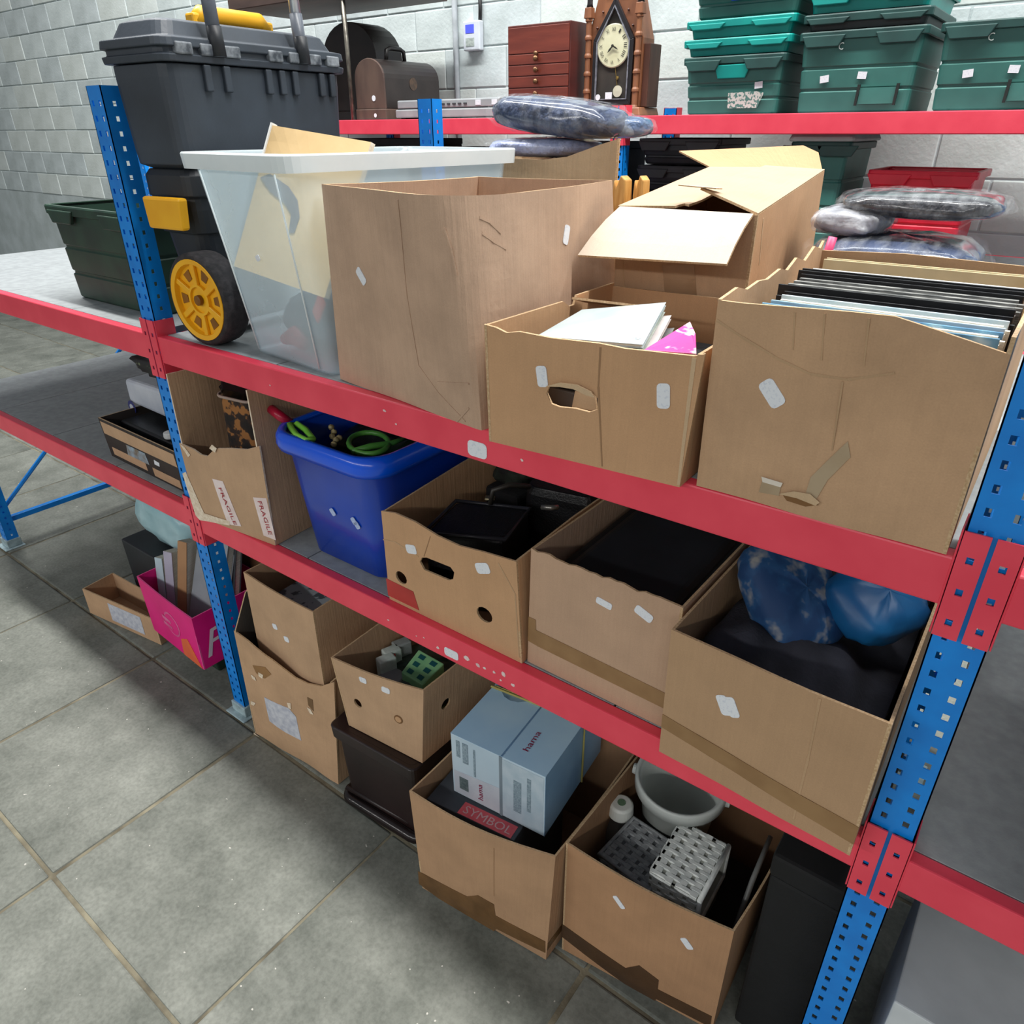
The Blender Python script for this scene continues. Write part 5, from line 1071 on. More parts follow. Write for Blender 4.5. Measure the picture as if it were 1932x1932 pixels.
# brown wooden boxes left of it
for i, (x0, x1, z, c, lb) in enumerate(((-4.30, -3.96, 2.13, srgb(128, 82, 58), 'reddish brown wooden box beside the taller dark case'), (-4.85, -4.36, 2.2, srgb(112, 84, 66), 'dull brown wooden box under the end of the side table'))):
    t = thing('wooden_box', lb, 'box', ((x0+x1)/2, 3.32, ZT)); mm = pm('box_wood_%d' % i, c, tuple(v*.75 for v in c), scale=10, rough=.55, stretch=(.3, 1, 1))
    obj('box_body', MB().box((x0, 3.14, ZT), (x1, 3.48, z-.035)), mm, t, bevel=.004); obj('lid', MB().box((x0-.006, 3.134, z-.034), (x1+.006, 3.486, z)), mm, t, bevel=.004)
# silver audio unit
t = thing('audio_player', 'slim silver audio player with dark buttons beside the sewing machine case', 'player', (-2.74, 3.22, ZT))
sv = pm('silver_plastic', srgb(176, 180, 182), srgb(156, 160, 164), scale=8, rough=.35, metal=.3)
obj('lower_case', MB().box((-3.085, 3.09, ZT+.006), (-2.40, 3.34, ZT+.044)), sv, t, bevel=.006); obj('upper_case', MB().box((-3.075, 3.097, ZT+.046), (-2.40, 3.33, ZT+.085)), sv, t, bevel=.006)
obj('seam', MB().box((-3.07, 3.095, ZT+.0435), (-2.41, 3.33, ZT+.0465)), pm('dark_seam', srgb(40, 40, 44)), t)
for k in range(6): obj('button', MB().box((-2.80+.036*k, 3.0925, ZT+.060), (-2.78+.036*k, 3.0975, ZT+.068)), pm('dark_button', srgb(60, 62, 66)), t, bevel=.001)
for x in (-2.53, -2.43): obj('lot_sticker', MB().box((x-.016, 3.0955, ZT+.056), (x+.016, 3.0972, ZT+.078)), M_STICK, t)
for x in (-3.05, -2.44): obj('foot', MB().box((x-.015, 3.11, ZT), (x+.015, 3.32, ZT+.007)), pm('black_foot', srgb(20, 20, 20)), t)
# drawer chest
def drawer_chest():
    x0, x1, y0, y1, zt = -2.343, -2.005, 3.085, 3.34, 2.160
    M = pm('mahogany', srgb(126, 58, 44), srgb(98, 42, 34), scale=12, rough=.4, stretch=(.25, 1, 2), coat=.15); D = pm('dark_mahogany', srgb(92, 40, 34), srgb(70, 30, 28), scale=10, rough=.4, stretch=(1, .3, 1))
    t = thing('drawer_chest', 'small mahogany chest of six shallow drawers with brass knobs', 'chest', ((x0+x1)/2, (y0+y1)/2, ZT))
    obj('carcass', MB().box((x0, y0+.006, ZT), (x1, y1, zt)), D, t, bevel=.003)
    zs = [ZT+.012, 1.868, 1.918, 1.964, 2.008, 2.050, zt-.008]
    for i in range(6):
        d = obj('drawer', MB().box((x0+.006, y0, zs[i]+.0015), (x1-.006, y0+.012, zs[i+1]-.0015)), M, t, bevel=.002); zc_ = (zs[i]+zs[i+1])/2
        if i < 5 or True:
            if i != 5: obj('knob', MB().lathe([(.004, 0), (.004, .008), (.011, .012), (.012, .018), (.008, .023), (0, .024)], ((x0+x1)/2+.0, y0, zc_), (0, -1, 0), n=14), pm('dull_brass', srgb(150, 112, 78), srgb(92, 62, 44), scale=40, rough=.35, metal=.7), d, smooth=True)
    obj('knob', MB().lathe([(.004, 0), (.004, .008), (.010, .012), (.010, .018), (0, .02)], ((x0+x1)/2, y0, zs[5]-.002), (0, -1, 0), n=12), pm('dull_brass', srgb(150, 112, 78)), t, smooth=True)
    for x in (-2.115, -2.092): obj('lot_sticker', MB().box((x-.010, y0-.002, ZT+.045), (x+.010, y0-.0003, ZT+.072)), M_STICK, t)
    obj('lot_sticker', MB().box((-2.074, y0-.002, ZT+.050), (-2.058, y0-.0003, ZT+.066)), M_STICK, t)
drawer_chest()
# gothic steeple clock
def clock():
    x0, x1, y0, y1 = -1.985, -1.660, 3.13, 3.29; cx = -1.828
    W1 = pm('walnut', srgb(150, 98, 66), srgb(116, 72, 50), scale=16, rough=.45, stretch=(1, 1, .3)); W2 = pm('dark_walnut', srgb(96, 60, 46), srgb(72, 44, 36), scale=16, rough=.5, stretch=(1, 1, .3)); EB = pm('ebonised_wood', srgb(34, 30, 34), srgb(24, 21, 24), rough=.35)
    t = thing('steeple_clock', 'gothic wooden steeple clock with a cream dial and spired turrets', 'clock', ((x0+x1)/2, (y0+y1)/2, ZT))
    obj('base', MB().hexa([(x0, y0-.02, ZT), (x1, y0-.02, ZT), (x1, y1, ZT), (x0, y1, ZT)], [(x0+.012, y0-.01, ZT+.032), (x1-.012, y0-.01, ZT+.032), (x1-.012, y1, ZT+.032), (x0+.012, y1, ZT+.032)]), W1, t, bevel=.004)
    a, b = cx-.135, cx+.135
    zs = ZT+.033; ze = 2.085; zp = 2.235
    body = [(a, zs), (b, zs), (b, ze), (cx+.055, zp+.11), (cx+.05, zp+.30), (cx-.05, zp+.30), (cx-.055, zp+.11), (a, ze)]
    obj('case', MB().prism([(x, y0+.028, z) for x, z in body], (0, .10, 0)), W1, t, bevel=.003)
    obj('case_side', MB().box((b, y0+.04, zs), (b+.03, y0+.14, ze-.02)), W2, t, bevel=.003)
    # pointed door frame
    fo = [(cx-.098, zs+.01), (cx+.098, zs+.01), (cx+.098, ze), (cx, zp), (cx-.098, ze)]; fi = [(cx-.080, zs+.03), (cx+.080, zs+.03), (cx+.080, ze-.006), (cx, zp-.030), (cx-.080, ze-.006)]
    mb = MB(); 
    for i in range(5):
        j = (i+1) % 5; mb.prism([(fo[i][0], y0+.016, fo[i][1]), (fo[j][0], y0+.016, fo[j][1]), (fi[j][0], y0+.016, fi[j][1]), (fi[i][0], y0+.016, fi[i][1])], (0, .014, 0))
    dr = obj('door_frame', mb, EB, t, bevel=.002)
    fo2 = [((p[0]-cx)*.84+cx, (p[1]-2.02)*.92+2.02) for p in fo]; mb = MB()
    for i in range(5):
        j = (i+1) % 5; mb.prism([(fi[i][0], y0+.013, fi[i][1]), (fi[j][0], y0+.013, fi[j][1]), ((fi[j][0]-cx)*.94+cx, y0+.013, (fi[j][1]-2.0)*.97+2.0), ((fi[i][0]-cx)*.94+cx, y0+.013, (fi[i][1]-2.0)*.97+2.0)], (0, .008, 0))
    obj('silver_beading', mb, pm('silver_beading', srgb(156, 158, 168), srgb(110, 112, 122), scale=60, rough=.35, metal=.4), dr)
    obj('back_board', MB().prism([(p[0], y0+.026, p[1]) for p in fi], (0, .003, 0)), pm('dark_backboard', srgb(58, 52, 46), srgb(42, 38, 34), rough=.7), t)
    dc = V((cx, y0+.016, 2.062)); dl = obj('dial', MB().lathe([(0, 0), (.080, 0), (.080, .004), (.076, .006), (0, .006)], dc+V((0, .008, 0)), (0, -1, 0), n=44), pm('cream_dial', srgb(226, 224, 192), srgb(206, 204, 168), scale=12, rough=.45), t)
    ink = pm('black_ink', srgb(40, 40, 34), rough=.6)
    rn = ['XII', 'I', 'II', 'III', 'IIII', 'V', 'VI', 'VII', 'VIII', 'IX', 'X', 'XI']
    dp = Panel((cx-.08, dc.y+.0015, 2.062-.08), (cx+.08, dc.y+.0015, 2.062-.08), (cx+.08, dc.y+.0015, 2.062+.08), (cx-.08, dc.y+.0015, 2.062+.08)); dp.ob = dl
    for k, s_ in enumerate(rn):
        q = pi/2-2*pi*k/12; r1 = .052; wd = .0048*len(s_)+.003; d = V((sin(q), -cos(q))); c_ = V((cos(q), sin(q)))*r1
        p0 = ((c_.x-d.x*wd/2)/.16+.5, (c_.y-d.y*wd/2)/.16+.5); p1 = ((c_.x+d.x*wd/2)/.16+.5, (c_.y+d.y*wd/2)/.16+.5)
        dp.text(s_, p0, p1, .015, ink, uvspace=True, off=.0012, name='numeral')
    yy = dc.y-.001
    for q, ln, w_ in ((radians(225), .035, .005), (radians(-30), .030, .004)):
        d = V((cos(q), 0, sin(q))); e = V((-sin(q), 0, cos(q)))*w_/2; o = V((cx, yy-.001, 2.062)); obj('clock_hand', MB().prism([o-e, o+d*ln*.6-e*1.6, o+d*ln, o+d*ln*.6+e*1.6, o+e], (0, -.001, 0)), ink, dl)
    obj('arbor', MB().lathe([(0, 0), (.005, 0), (.005, .006), (0, .006)], (cx, yy, 2.062), (0, -1, 0), n=10), ink, dl)
    pn = obj('pendulum', MB().tube([(cx+.012, y0+.024, 1.985), (cx+.028, y0+.024, 1.905)], .0015, n=6), pm('brass_rod', srgb(170, 140, 80), rough=.3, metal=.8), t)
    obj('bob', MB().lathe([(0, 0), (.022, 0), (.022, .003), (0, .004)], (cx+.030, y0+.024, 1.895), (0, -1, 0), n=22), pm('pale_bob', srgb(214, 212, 194), srgb(186, 184, 160), rough=.4), pn); obj('bob', MB().lathe([(0, 0), (.007, 0), (.007, .003), (0, .004)], (cx+.026, y0+.0235, 1.945), (0, -1, 0), n=12), pm('brass_rod', srgb(170, 140, 80)), pn)
    obj('lot_sticker', MB().box((cx-.022, y0+.009, zs+.032), (cx+.010, y0+.012, zs+.058)), M_STICK, t); obj('lot_sticker', MB().lathe([(0, 0), (.012, 0), (.012, .001), (0, .001)], (cx-.060, y0+.0115, zs+.04), (0, -1, 0), n=10), M_STICK, t)
    for s in (-1, 1):                                                  # turned side columns and spires
        xc = cx+s*.121; prof = [(.016, 0)]
        z = 0
        for k in range(5): prof += [(.012, z+.008), (.012, z+.055), (.016, z+.058), (.016, z+.066)]; z += .066
        obj('turned_column', MB().lathe(prof, (xc, y0+.014, zs), n=12), W1, t, smooth=False)
        obj('turret', MB().hexa([(xc-.018, y0-.002, zs+.331), (xc+.018, y0-.002, zs+.331), (xc+.018, y0+.034, zs+.331), (xc-.018, y0+.034, zs+.331)], [(xc-.015, y0+.001, zs+.37), (xc+.015, y0+.001, zs+.37), (xc+.015, y0+.031, zs+.37), (xc-.015, y0+.031, zs+.37)]), W1, t, bevel=.002)
        obj('spire', MB().lathe([(.015, 0), (.012, .012), (.011, .05), (.006, .075), (.008, .082), (.003, .09), (.006, .10), (.001, .115)], (xc, y0+.016, zs+.37), n=12), EB, t, smooth=True)
        for k in range(3): obj('crocket', MB().lathe([(0, -.006), (.006, 0), (0, .006)], (cx+s*(.085-.025*k), y0+.024, ze+.045+.055*k), n=8), W2, t)
        obj('pinnacle', MB().hexa([(cx+s*.05-.008, y0+.02, zp+.05), (cx+s*.05+.008, y0+.02, zp+.05), (cx+s*.05+.008, y0+.04, zp+.05), (cx+s*.05-.008, y0+.04, zp+.05)], [(cx+s*.05-.006, y0+.022, zp+.33), (cx+s*.05+.006, y0+.022, zp+.33), (cx+s*.05+.006, y0+.038, zp+.33), (cx+s*.05-.006, y0+.038, zp+.33)]), W2, t)
clock()

# ------------------------------------------------------------ green crates
GG = pm('crate_green', srgb(58, 118, 110), srgb(48, 102, 96), scale=6, rough=.5, bump=.05); GT = pm('crate_teal', srgb(8, 160, 150), srgb(6, 140, 134), scale=6, rough=.4, bump=.04); GDk = pm('crate_green_dark', srgb(36, 78, 74), srgb(28, 62, 60), scale=8, rough=.5)
def crate(label, x0, x1, y0, y1, z0, h, mat, rimm, group='stacked green crates', ribs=2, win=None, name='stacking_crate'):
    t = thing(name, label, 'crate', ((x0+x1)/2, (y0+y1)/2, z0), group); cx, cy, w, d = (x0+x1)/2, (y0+y1)/2, x1-x0, y1-y0
    R = lambda z, g: rrect(cx, cy, w+g, d+g, .02, z, 3)
    hb = max(h-.045, h*.3)
    sh = [R(z0, -.045), R(z0+.006, -.035)]
    for k in range(ribs):
        zz = z0+hb*(k+1)/(ribs+1); f = -.035+.02*(k+1)/(ribs+1); sh += [R(zz-.004, f), R(zz, f-.008), R(zz+.006, f-.008), R(zz+.010, f)]
    sh += [R(z0+hb, -.014)]
    if hb > .03: obj('crate_body', MB().loft(sh+[R(z0+h-.01, -.012)], caps=(True, False)), mat, t, solid=.003)
    else: obj('crate_body', MB().loft([R(z0+.002, -.03), R(z0+h-.006, -.012)], caps=(True, False)), mat, t, solid=.003)
    obj('rim', MB().loft([R(z0+h-.026, .0), R(z0+h-.024, .012), R(z0+h-.004, .014), R(z0+h, .010), R(z0+h, -.012)], caps=(False, False)), rimm, t, solid=.003)
    for s, nm in ((-1, 'a'), (1, 'b')):                                   # trapezoid grip flanges under the rim
        xa = cx+s*w*.30; pl = [(xa-.075, z0+h-.012), (xa+.075, z0+h-.012), (xa+.055, z0+h-.048), (xa-.055, z0+h-.048)]
        if h < .06: pl = [(p[0], z0+h-.012-(z0+h-.012-p[1])*.55) for p in pl]
        obj('grip_flange', MB().prism([(p[0], y0-.012, p[1]) for p in pl], (0, .012, 0)), rimm, t, bevel=.003)
    if win:
        obj('name_window', MB().prism([(cx-.07, y0-.006, z0+h-.03), (cx+.075, y0-.006, z0+h-.028), (cx+.055, y0-.001, z0+h-.075), (cx-.055, y0-.001, z0+h-.075)], (0, .006, 0)), win, t, bevel=.004)
    return t
def stk(t, x, z, y, w=.030, h=.022, rz=.1):
    obj('lot_sticker', MB().obox((x-w/2, y, z-h/2), (w, 0, w*rz), (0, .0015, 0), (-h*rz, 0, h)), M_STICK, t)
X0c, X1c, Yc0, Yc1 = -1.463, -1.068, 3.085, 3.52
c1 = crate('dark green stacking crate with a printed panel, bottom of the stack nearest the clock', X0c, X1c, Yc0, Yc1, ZT, .195, GG, GDk, win=GT)
stk(c1, -1.155, 1.895, Yc0+.009)
P1 = Panel((-1.27, Yc0+.010, ZT+.02), (-1.13, Yc0+.010, ZT+.02), (-1.13, Yc0+.006, ZT+.075), (-1.27, Yc0+.006, ZT+.075)); P1.ob = c1
P1.patch('printed_panel', [(0, 0), (.85, 0), (1, .9), (.8, 1), (0, .95)], speck('worn_white_print', srgb(80, 128, 120), srgb(200, 206, 200), scale=90, thr=.46, rough=.6), off=.002, t=.001)
c2 = crate('bright teal crate nested second from the bottom beside the clock', X0c-.006, X1c+.01, Yc0, Yc1, ZT+.198, .055, GT, GT, ribs=0)
c3 = crate('bright teal crate nested third from the bottom beside the clock', X0c-.002, X1c+.015, Yc0, Yc1, ZT+.256, .058, GT, GT, ribs=0)
c4_ = crate('dark green crate with a blue card in its window, above the teal crates', X0c+.012, X1c+.03, Yc0, Yc1, ZT+.318, .125, GG, GDk, win=pm('blue_card', srgb(30, 84, 214), srgb(24, 70, 190), rough=.5), ribs=1)
c5 = crate('topmost dark blue-green crate of the stack beside the clock', X0c+.014, X1c+.03, Yc0, Yc1, ZT+.446, .15, GDk, GDk, ribs=1)
X2, X3 = -1.020, -.610
d1 = crate('large green crate with a chalk letter and two lot stickers on the rear rack', X2, X3, Yc0, Yc1, ZT, .250, GG, GDk, ribs=2)
stk(d1, -.915, 1.905, Yc0+.008, rz=.12); stk(d1, -.790, 1.915, Yc0+.008, rz=-.06)
Pd = Panel((X2, Yc0+.001, ZT), (X3, Yc0+.001, ZT), (X3, Yc0+.001, ZT+.25), (X2, Yc0+.001, ZT+.25)); Pd.ob = d1
Pd.text('C', (.335, .77), (.375, .77), .022, pm('chalk', srgb(206, 220, 214), rough=.9), uvspace=True, off=.004)
Pd.patch('card_slot', [(.57, .10), (.86, .10), (.86, .30), (.57, .30)], GG, off=-.004, t=.004)
for u in (.555, .865): Pd.patch('slot_clip', [(u-.012, .08), (u+.008, .08), (u+.016, .34), (u-.008, .34)], pm('slot_shadow', srgb(14, 26, 24), rough=.6), off=.001, t=.006)
d2 = crate('black crate nested above the large green crate', X2+.004, X3, Yc0, Yc1, ZT+.253, .048, pm('crate_black', srgb(52, 62, 64), srgb(40, 48, 50), rough=.5), GDk, ribs=0)
d3 = crate('teal crate above the black one on the rear rack', X2+.004, X3, Yc0, Yc1, ZT+.304, .07, GT, GT, ribs=0)
d4 = crate('upper teal crate of the stack with the chalked crate', X2+.006, X3, Yc0, Yc1, ZT+.377, .075, GT, GT, ribs=0)
# a neighbouring stack, running on past the photographed edge
dupe(d1, (-.36, BASE[d1.name].y, ZT), 'large green crate with lot stickers beside the chalked stack')
# wall controller and conduit
t = thing('wall_thermostat', 'white wall controller with a lit blue screen above the silver player', 'controller', (-3.07, WY-.02, 2.14))
obj('controller_body', MB().box((-3.125, WY-.045, 2.145), (-3.005, WY-.008, 2.285)), pm('white_controller', srgb(206, 212, 220), srgb(192, 198, 206), rough=.4), t, bevel=.006)
obj('screen', MB().box((-3.105, WY-.047, 2.228), (-3.045, WY-.044, 2.268)), emit('blue_screen', srgb(60, 70, 230), .9), t)
obj('button_strip', MB().box((-3.105, WY-.0465, 2.165), (-3.045, WY-.044, 2.205)), pm('grey_keys', srgb(170, 180, 176), srgb(140, 150, 146), scale=90, rough=.5), t)
obj('cable', MB().tube([(-3.02, WY-.02, 2.28), (-3.018, WY-.018, 2.34), (-3.02, WY-.018, 2.42)], .010, n=8), pm('black_cable', srgb(20, 20, 22)), t, smooth=True)
single('wall_conduit', MB().tube([(-3.20, WY-.022, 1.1), (-3.20, WY-.022, 3.1)], .016, n=12), pm('painted_conduit', srgb(166, 172, 178), srgb(140, 146, 150), rough=.6), 'painted vertical conduit pipe on the block wall', 'pipe', smooth=True)
# ------------------------------------------------------------ back rack: lower shelf
ZL = 1.301
gm_ = crate('tapered green tub with a pale grey lid under the rear shelf', -.995, -.785, 3.10, 3.48, ZL, .405, GG, GDk, group='tubs on the lower rear shelf', ribs=3, name='lidded_tub')
obj('lid', MB().loft([rrect(-.89, 3.29, .235, .40, .02, ZL+.406, 3), rrect(-.89, 3.29, .245, .41, .02, ZL+.412, 3), rrect(-.89, 3.29, .225, .39, .02, ZL+.436, 3)]), pm('pale_grey_lid', srgb(176, 184, 184), srgb(156, 164, 164), rough=.5), gm_, bevel=.003)
stk(gm_, -.875, 1.60, 3.105)
rdm = pm('red_plastic', srgb(226, 40, 66), srgb(206, 32, 56), rough=.4)
rb = crate('red plastic tub on the lower rear shelf beside the green one', -.705, -.36, 3.12, 3.46, ZL, .315, rdm, rdm, group='tubs on the lower rear shelf', ribs=1, name='lidded_tub')
bkm = pm('black_tray', srgb(40, 38, 42), srgb(28, 27, 30), rough=.5)
for k in range(4): crate(['black tray on the lower rear shelf, bottom of its stack', 'black tray on the lower rear shelf, second in its stack', 'black tray on the lower rear shelf, third in its stack', 'black tray on the lower rear shelf, top of its stack'][k], -1.66, -1.30, 3.13, 3.47, ZL+.105*k, .10, bkm, bkm, group='black trays on the lower rear shelf', ribs=1, name='plastic_tray')
for k, (x0, x1, z) in enumerate(((-2.25, -1.80, .40), (-2.85, -2.32, .37), (-3.55, -2.95, .41))):  # dark cartons added to keep the space under the rear shelf dark
    t = thing('dark_carton', ['dark carton on the lower rear shelf nearest the rack post', 'dark carton on the lower rear shelf between two others', 'dark carton on the lower rear shelf under the sewing cases'][k], 'box', ((x0+x1)/2, 3.3, ZL)); obj('carton_body', MB().box((x0, 3.12, ZL), (x1, 3.46, ZL+z-.03)), M_DARK, t, bevel=.004); obj('lid', MB().box((x0-.004, 3.116, ZL+z-.03), (x1+.004, 3.464, ZL+z)), M_DARK, t, bevel=.004)
single('pink_box', MB().box((-1.285, 3.14, ZL), (-1.22, 3.4, ZL+.33)), pm('pink_card', srgb(236, 90, 120), srgb(220, 70, 104), rough=.6), 'narrow pink box beside the black trays', 'box', bevel=.003)
# ------------------------------------------------------------ neighbouring bay beyond the blue post
M_PRT = pm('black_printed_board', srgb(54, 46, 42), srgb(40, 34, 32), scale=8, rough=.75)
fb, Pfb = carton('dark printed fruit tray with tan panels on the shelf beyond the blue post',
    q4(Z2+.001, (-2.42, .975), (-1.925, .965), (-1.93, 1.32), (-2.42, 1.33)), q4(.925, (-2.42, .965), (-1.925, .955), (-1.93, 1.33), (-2.42, 1.34)), M_PRT, {}, name='fruit_tray', edge=K4)
for pl in ([(.02, .62), (.93, .62), (.93, .93), (.02, .93)], [(.58, .06), (.90, .06), (.90, .27), (.58, .27)], [(.06, .10), (.50, .10), (.50, .30), (.06, .30)]): Pfb['front'].patch('printed_tan_panel', pl, K1)
Pfb['front'].patch('printed_white_mark', [(.63, .40), (.69, .40), (.70, .50), (.64, .52)], M_STICK); Pfb['front'].patch('printed_picture', [(.28, .30), (.55, .30), (.54, .58), (.30, .58)], pm('blue_grey_print', srgb(150, 170, 186), srgb(120, 110, 96), scale=40, rough=.6))
single('black_case', MB().hexa([(-2.40, 1.00, Z2+.007), (-1.96, 1.00, Z2+.007), (-1.96, 1.30, Z2+.007), (-2.40, 1.30, Z2+.007)], [(-2.40, 1.02, .905), (-1.97, 1.02, .895), (-1.97, 1.29, .895), (-2.40, 1.29, .905)]), pm('black_case_plastic', srgb(40, 42, 44), srgb(26, 27, 30), rough=.35), 'black plastic case lying in the printed fruit tray', 'case', bevel=.01, seg=3)
for i, (x, y, z, r) in enumerate(((-2.03, 1.045, .901, .032), (-2.12, 1.04, .903, .020), (-2.11, 1.075, .903, .017))):
    single('cable_reel', MB().lathe([(.4*r, 0), (r, 0), (r*1.05, .006), (r, .018), (.4*r, .02)], (x, y, z), n=18), pm('white_plastic', srgb(226, 228, 228), srgb(206, 208, 208), rough=.4), ['large white plastic reel on the black case', 'small white reel on the black case beside the large one', 'smallest white reel on the black case'][i], 'reel', bevel=.002)
t = thing('paper_pack', 'white paper pack with a navy printed ring above the fruit tray', 'packet', (-2.20, 1.2, .934))
obj('pack_body', MB().hexa([(-2.45, 1.09, .934), (-1.965, 1.07, .934), (-1.965, 1.3, .934), (-2.45, 1.3, .934)], [(-2.45, 1.09, 1.02), (-1.965, 1.07, 1.04), (-1.965, 1.3, 1.04), (-2.45, 1.3, 1.02)]), pm('white_wrapper', srgb(206, 212, 222), srgb(184, 192, 206), scale=10, rough=.4), t, bevel=.015, seg=3)
pp = Panel((-2.45, 1.0885, .934), (-1.965, 1.0685, .934), (-1.965, 1.0685, 1.04), (-2.45, 1.0885, 1.02)); pp.ob = t
pp.patch('printed_ring', [(p[0], p[1]) for p in pp.circle(250, 768, .026, 18)], pm('navy_print', srgb(44, 50, 120), rough=.5), off=.002); pp.patch('printed_centre', pp.circle(250, 768, .013, 14), pm('white_wrapper', srgb(206, 212, 222)), off=.003)
single('pack_stand', MB().box((-2.40, 1.14, .907), (-2.0, 1.28, .932)), M_DARK, 'dark board under the white paper pack', 'board', bevel=.002)
single('dark_toy', blob((-2.20, 1.18, 1.088), .20, .09, .042, 0, e=.6, wob=.10, seed=12), speck('black_mixed_plastic', srgb(24, 24, 26), srgb(110, 120, 90), scale=26, thr=.62, rough=.5), 'dark bundle with olive flecks on the white paper pack', 'bundle', smooth=True)
# pink crate box and what surrounds it
M_PINK = pm('magenta_print', srgb(238, 22, 134), srgb(222, 14, 120), scale=6, rough=.45)
pb, Pp_ = carton('magenta printed fruit box with white lettering, full of books', q4(.101, (-2.385, .935), (-2.028, .916), (-2.022, 1.20), (-2.38, 1.21)), [V((-2.39, .930, .340)), V((-2.027, .917, .318)), V((-2.00, 1.21, .335)), V((-2.39, 1.21, .34))], M_PINK,
    {'front': dict(bulge=bow(.004, 1, 1))}, name='fruit_box', edge=pm('pink_cut_edge', srgb(244, 90, 160), rough=.7))
Pp_['front'].patch('printed_orange_panel', [(.62, .0), (.97, .0), (.80, .45), (.66, .34)], pm('orange_print', srgb(232, 110, 60), srgb(220, 90, 70), scale=9, rough=.5))
Pp_['front'].patch('printed_ring', Pp_['front'].circle(325, 1178, .050, 20), pm('pale_pink_print', srgb(226, 120, 170), srgb(206, 70, 130), scale=30, rough=.5)); Pp_['front'].patch('printed_ring_centre', Pp_['front'].circle(325, 1178, .042, 20), M_PINK, off=.002)
for v_ in (.42, .54): Pp_['front'].patch('printed_bar', [(.38, v_), (.54, v_-.01), (.54, v_+.05), (.38, v_+.06)], pm('pale_pink_print', srgb(226, 120, 170)), off=.003, t=.0008)
Pp_['right'].text('F', (.08, .18), (.40, .22), .11, pm('white_print', srgb(244, 226, 236)), uvspace=True, off=.002, shear=.35)
single('green_tray', MB().hexa([(-2.33, 1.0, .0), (-2.10, 1.0, .0), (-2.10, 1.18, 0), (-2.33, 1.18, 0)], [(-2.35, .98, .099), (-2.08, .98, .099), (-2.08, 1.19, .099), (-2.35, 1.19, .099)]), pm('dark_green_tray', srgb(30, 52, 40), srgb(20, 36, 28), rough=.6), 'dark green tray on the floor carrying the magenta box', 'tray', bevel=.006)
def leanbook(label, x0, w, yb, yt, zt, th, c):
    A, B = V((x0, yb, .112)), V((x0+w, yb+.01, .112)); Cc, D = V((x0+w-.05, yt+.01, zt)), V((x0-.05, yt, zt)); n = (B-A).cross(D-A).normalized()
    t = thing('book', label, 'book', tuple((A+B)/2)); cv = pm('book_cloth_%d' % int(c[0]*9999+c[2]*999), c, tuple(v*.85 for v in c), scale=12, rough=.6)
    obj('cover', MB().prism([A, B, Cc, D], n*.003), cv, t, bevel=.001); obj('pages', MB().prism([p-n*.001 for p in (A+(B-A)*.02, B-(B-A)*.02, Cc-(Cc-D)*.03, D+(Cc-D)*.02)], -n*(th-.004)), M_PG, t); obj('back_cover', MB().prism([p-n*(th-.002) for p in (A, B, Cc, D)], -n*.003), cv, t, bevel=.001)
leanbook('large grey book leaning at the end of the magenta box', -2.215, .165, .965, 1.13, .47, .03, srgb(150, 156, 164))
leanbook('grey-black book behind the large grey one in the magenta box', -2.20, .15, 1.035, 1.17, .50, .025, srgb(70, 74, 80))
leanbook('tan brown book in the middle of the magenta box', -2.262, .042, .96, 1.07, .45, .05, srgb(176, 132, 92))
leanbook('lilac book beside the tan one in the magenta box', -2.305, .038, .955, 1.03, .41, .05, srgb(180, 176, 196))
leanbook('pale blue book at the far end of the magenta box', -2.342, .032, .95, 1.01, .38, .05, srgb(186, 206, 216))
single('carrier_bag', blob((-2.545, 1.235, .415), .23, .125, .12, .0, e=.7, wob=.05, seed=3), pm('pale_teal_plastic', srgb(180, 214, 222), srgb(146, 186, 196), scale=7, rough=.3, bump=.6, bscale=12), 'puffy pale teal carrier bag under the shelf beyond the post', 'bag', smooth=True)
single('brown_carton', MB().box((-2.28, 1.225, .001), (-2.02, 1.50, .46)), card('cardboard_dark_brown', srgb(120, 88, 60), seed=21), 'brown carton standing behind the magenta box', 'box', bevel=.004)
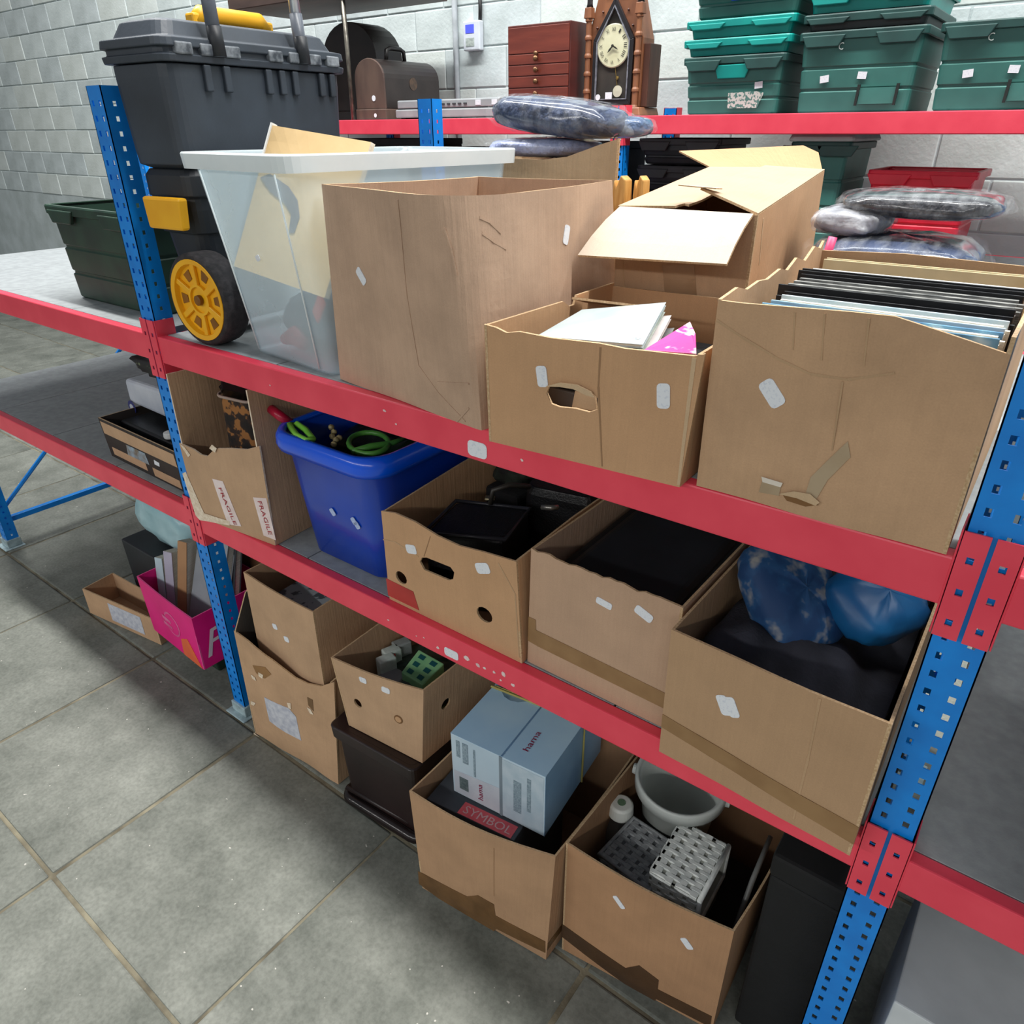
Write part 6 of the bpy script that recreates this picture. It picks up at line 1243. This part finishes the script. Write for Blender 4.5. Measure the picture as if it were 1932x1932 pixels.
single('black_crate', MB().hexa([(-2.78, 1.07, .001), (-2.42, 1.07, .001), (-2.42, 1.4, .001), (-2.78, 1.4, .001)], [(-2.80, 1.07, .290), (-2.41, 1.07, .290), (-2.41, 1.4, .290), (-2.80, 1.4, .290)]), M_BLACK, 'black crate under the puffy teal bag', 'crate', bevel=.008)
lb, Plb = carton('low cardboard box with a white label on the floor beside the magenta box', q4(.001, (-2.85, .895), (-2.415, .956), (-2.44, 1.05), (-2.87, 1.03)), q4(.12, (-2.85, .895), (-2.415, .956), (-2.44, 1.05), (-2.87, 1.03)), K6, {})
Plb['front'].patch('paper_label', [(.35, .15), (.80, .15), (.80, .85), (.35, .85)], pm('label_paper', srgb(206, 208, 216)))
# right-hand end: what shows past and beneath the last box
bt = thing('travel_chest', 'black travel chest on the floor under the shelf beside the basket box', 'chest', (-.075, 1.25, 0))  # black box added to fill this dark area and hide the floor
bm = pm('dull_black_fibre', srgb(14, 15, 17), srgb(9, 10, 11), scale=14, rough=.8, bump=.2)
obj('chest_body', MB().box((-.145, 1.0, .001), (-.008, 1.42, .50)), bm, bt, bevel=.008); obj('lid', MB().box((-.148, .996, .502), (-.006, 1.424, .56)), bm, bt, bevel=.008)
wbx = thing('appliance_carton', 'white appliance carton with maroon print beyond the right-hand post', 'carton', (.30, 1.15, 0))
wbo = obj('carton_body', MB().box((.10, .955, .001), (.50, 1.32, .42)), pm('white_carton', srgb(206, 212, 216), srgb(190, 196, 200), scale=8, rough=.6), wbx, bevel=.003)
wp = Panel((.10, .9545, .001), (.50, .9545, .001), (.50, .9545, .42), (.10, .9545, .42)); wp.ob = wbo
mp_ = pm('maroon_carton_print', srgb(112, 24, 50), srgb(92, 20, 42), rough=.5)
wp.patch('printed_block', [(.02, .40), (.30, .40), (.30, .58), (.02, .58)], mp_); wp.patch('printed_block', [(.03, .66), (.26, .66), (.26, .72), (.03, .72)], mp_)
crate('dark green crate on the top shelf beyond the blue post, behind the tool chest', -2.50, -2.00, 1.02, 1.42, Z1+.001, .27, pm('bottle_green_plastic', srgb(34, 66, 50), srgb(24, 48, 38), rough=.5), pm('bottle_green_plastic', srgb(34, 66, 50)), group='crates beyond the post')
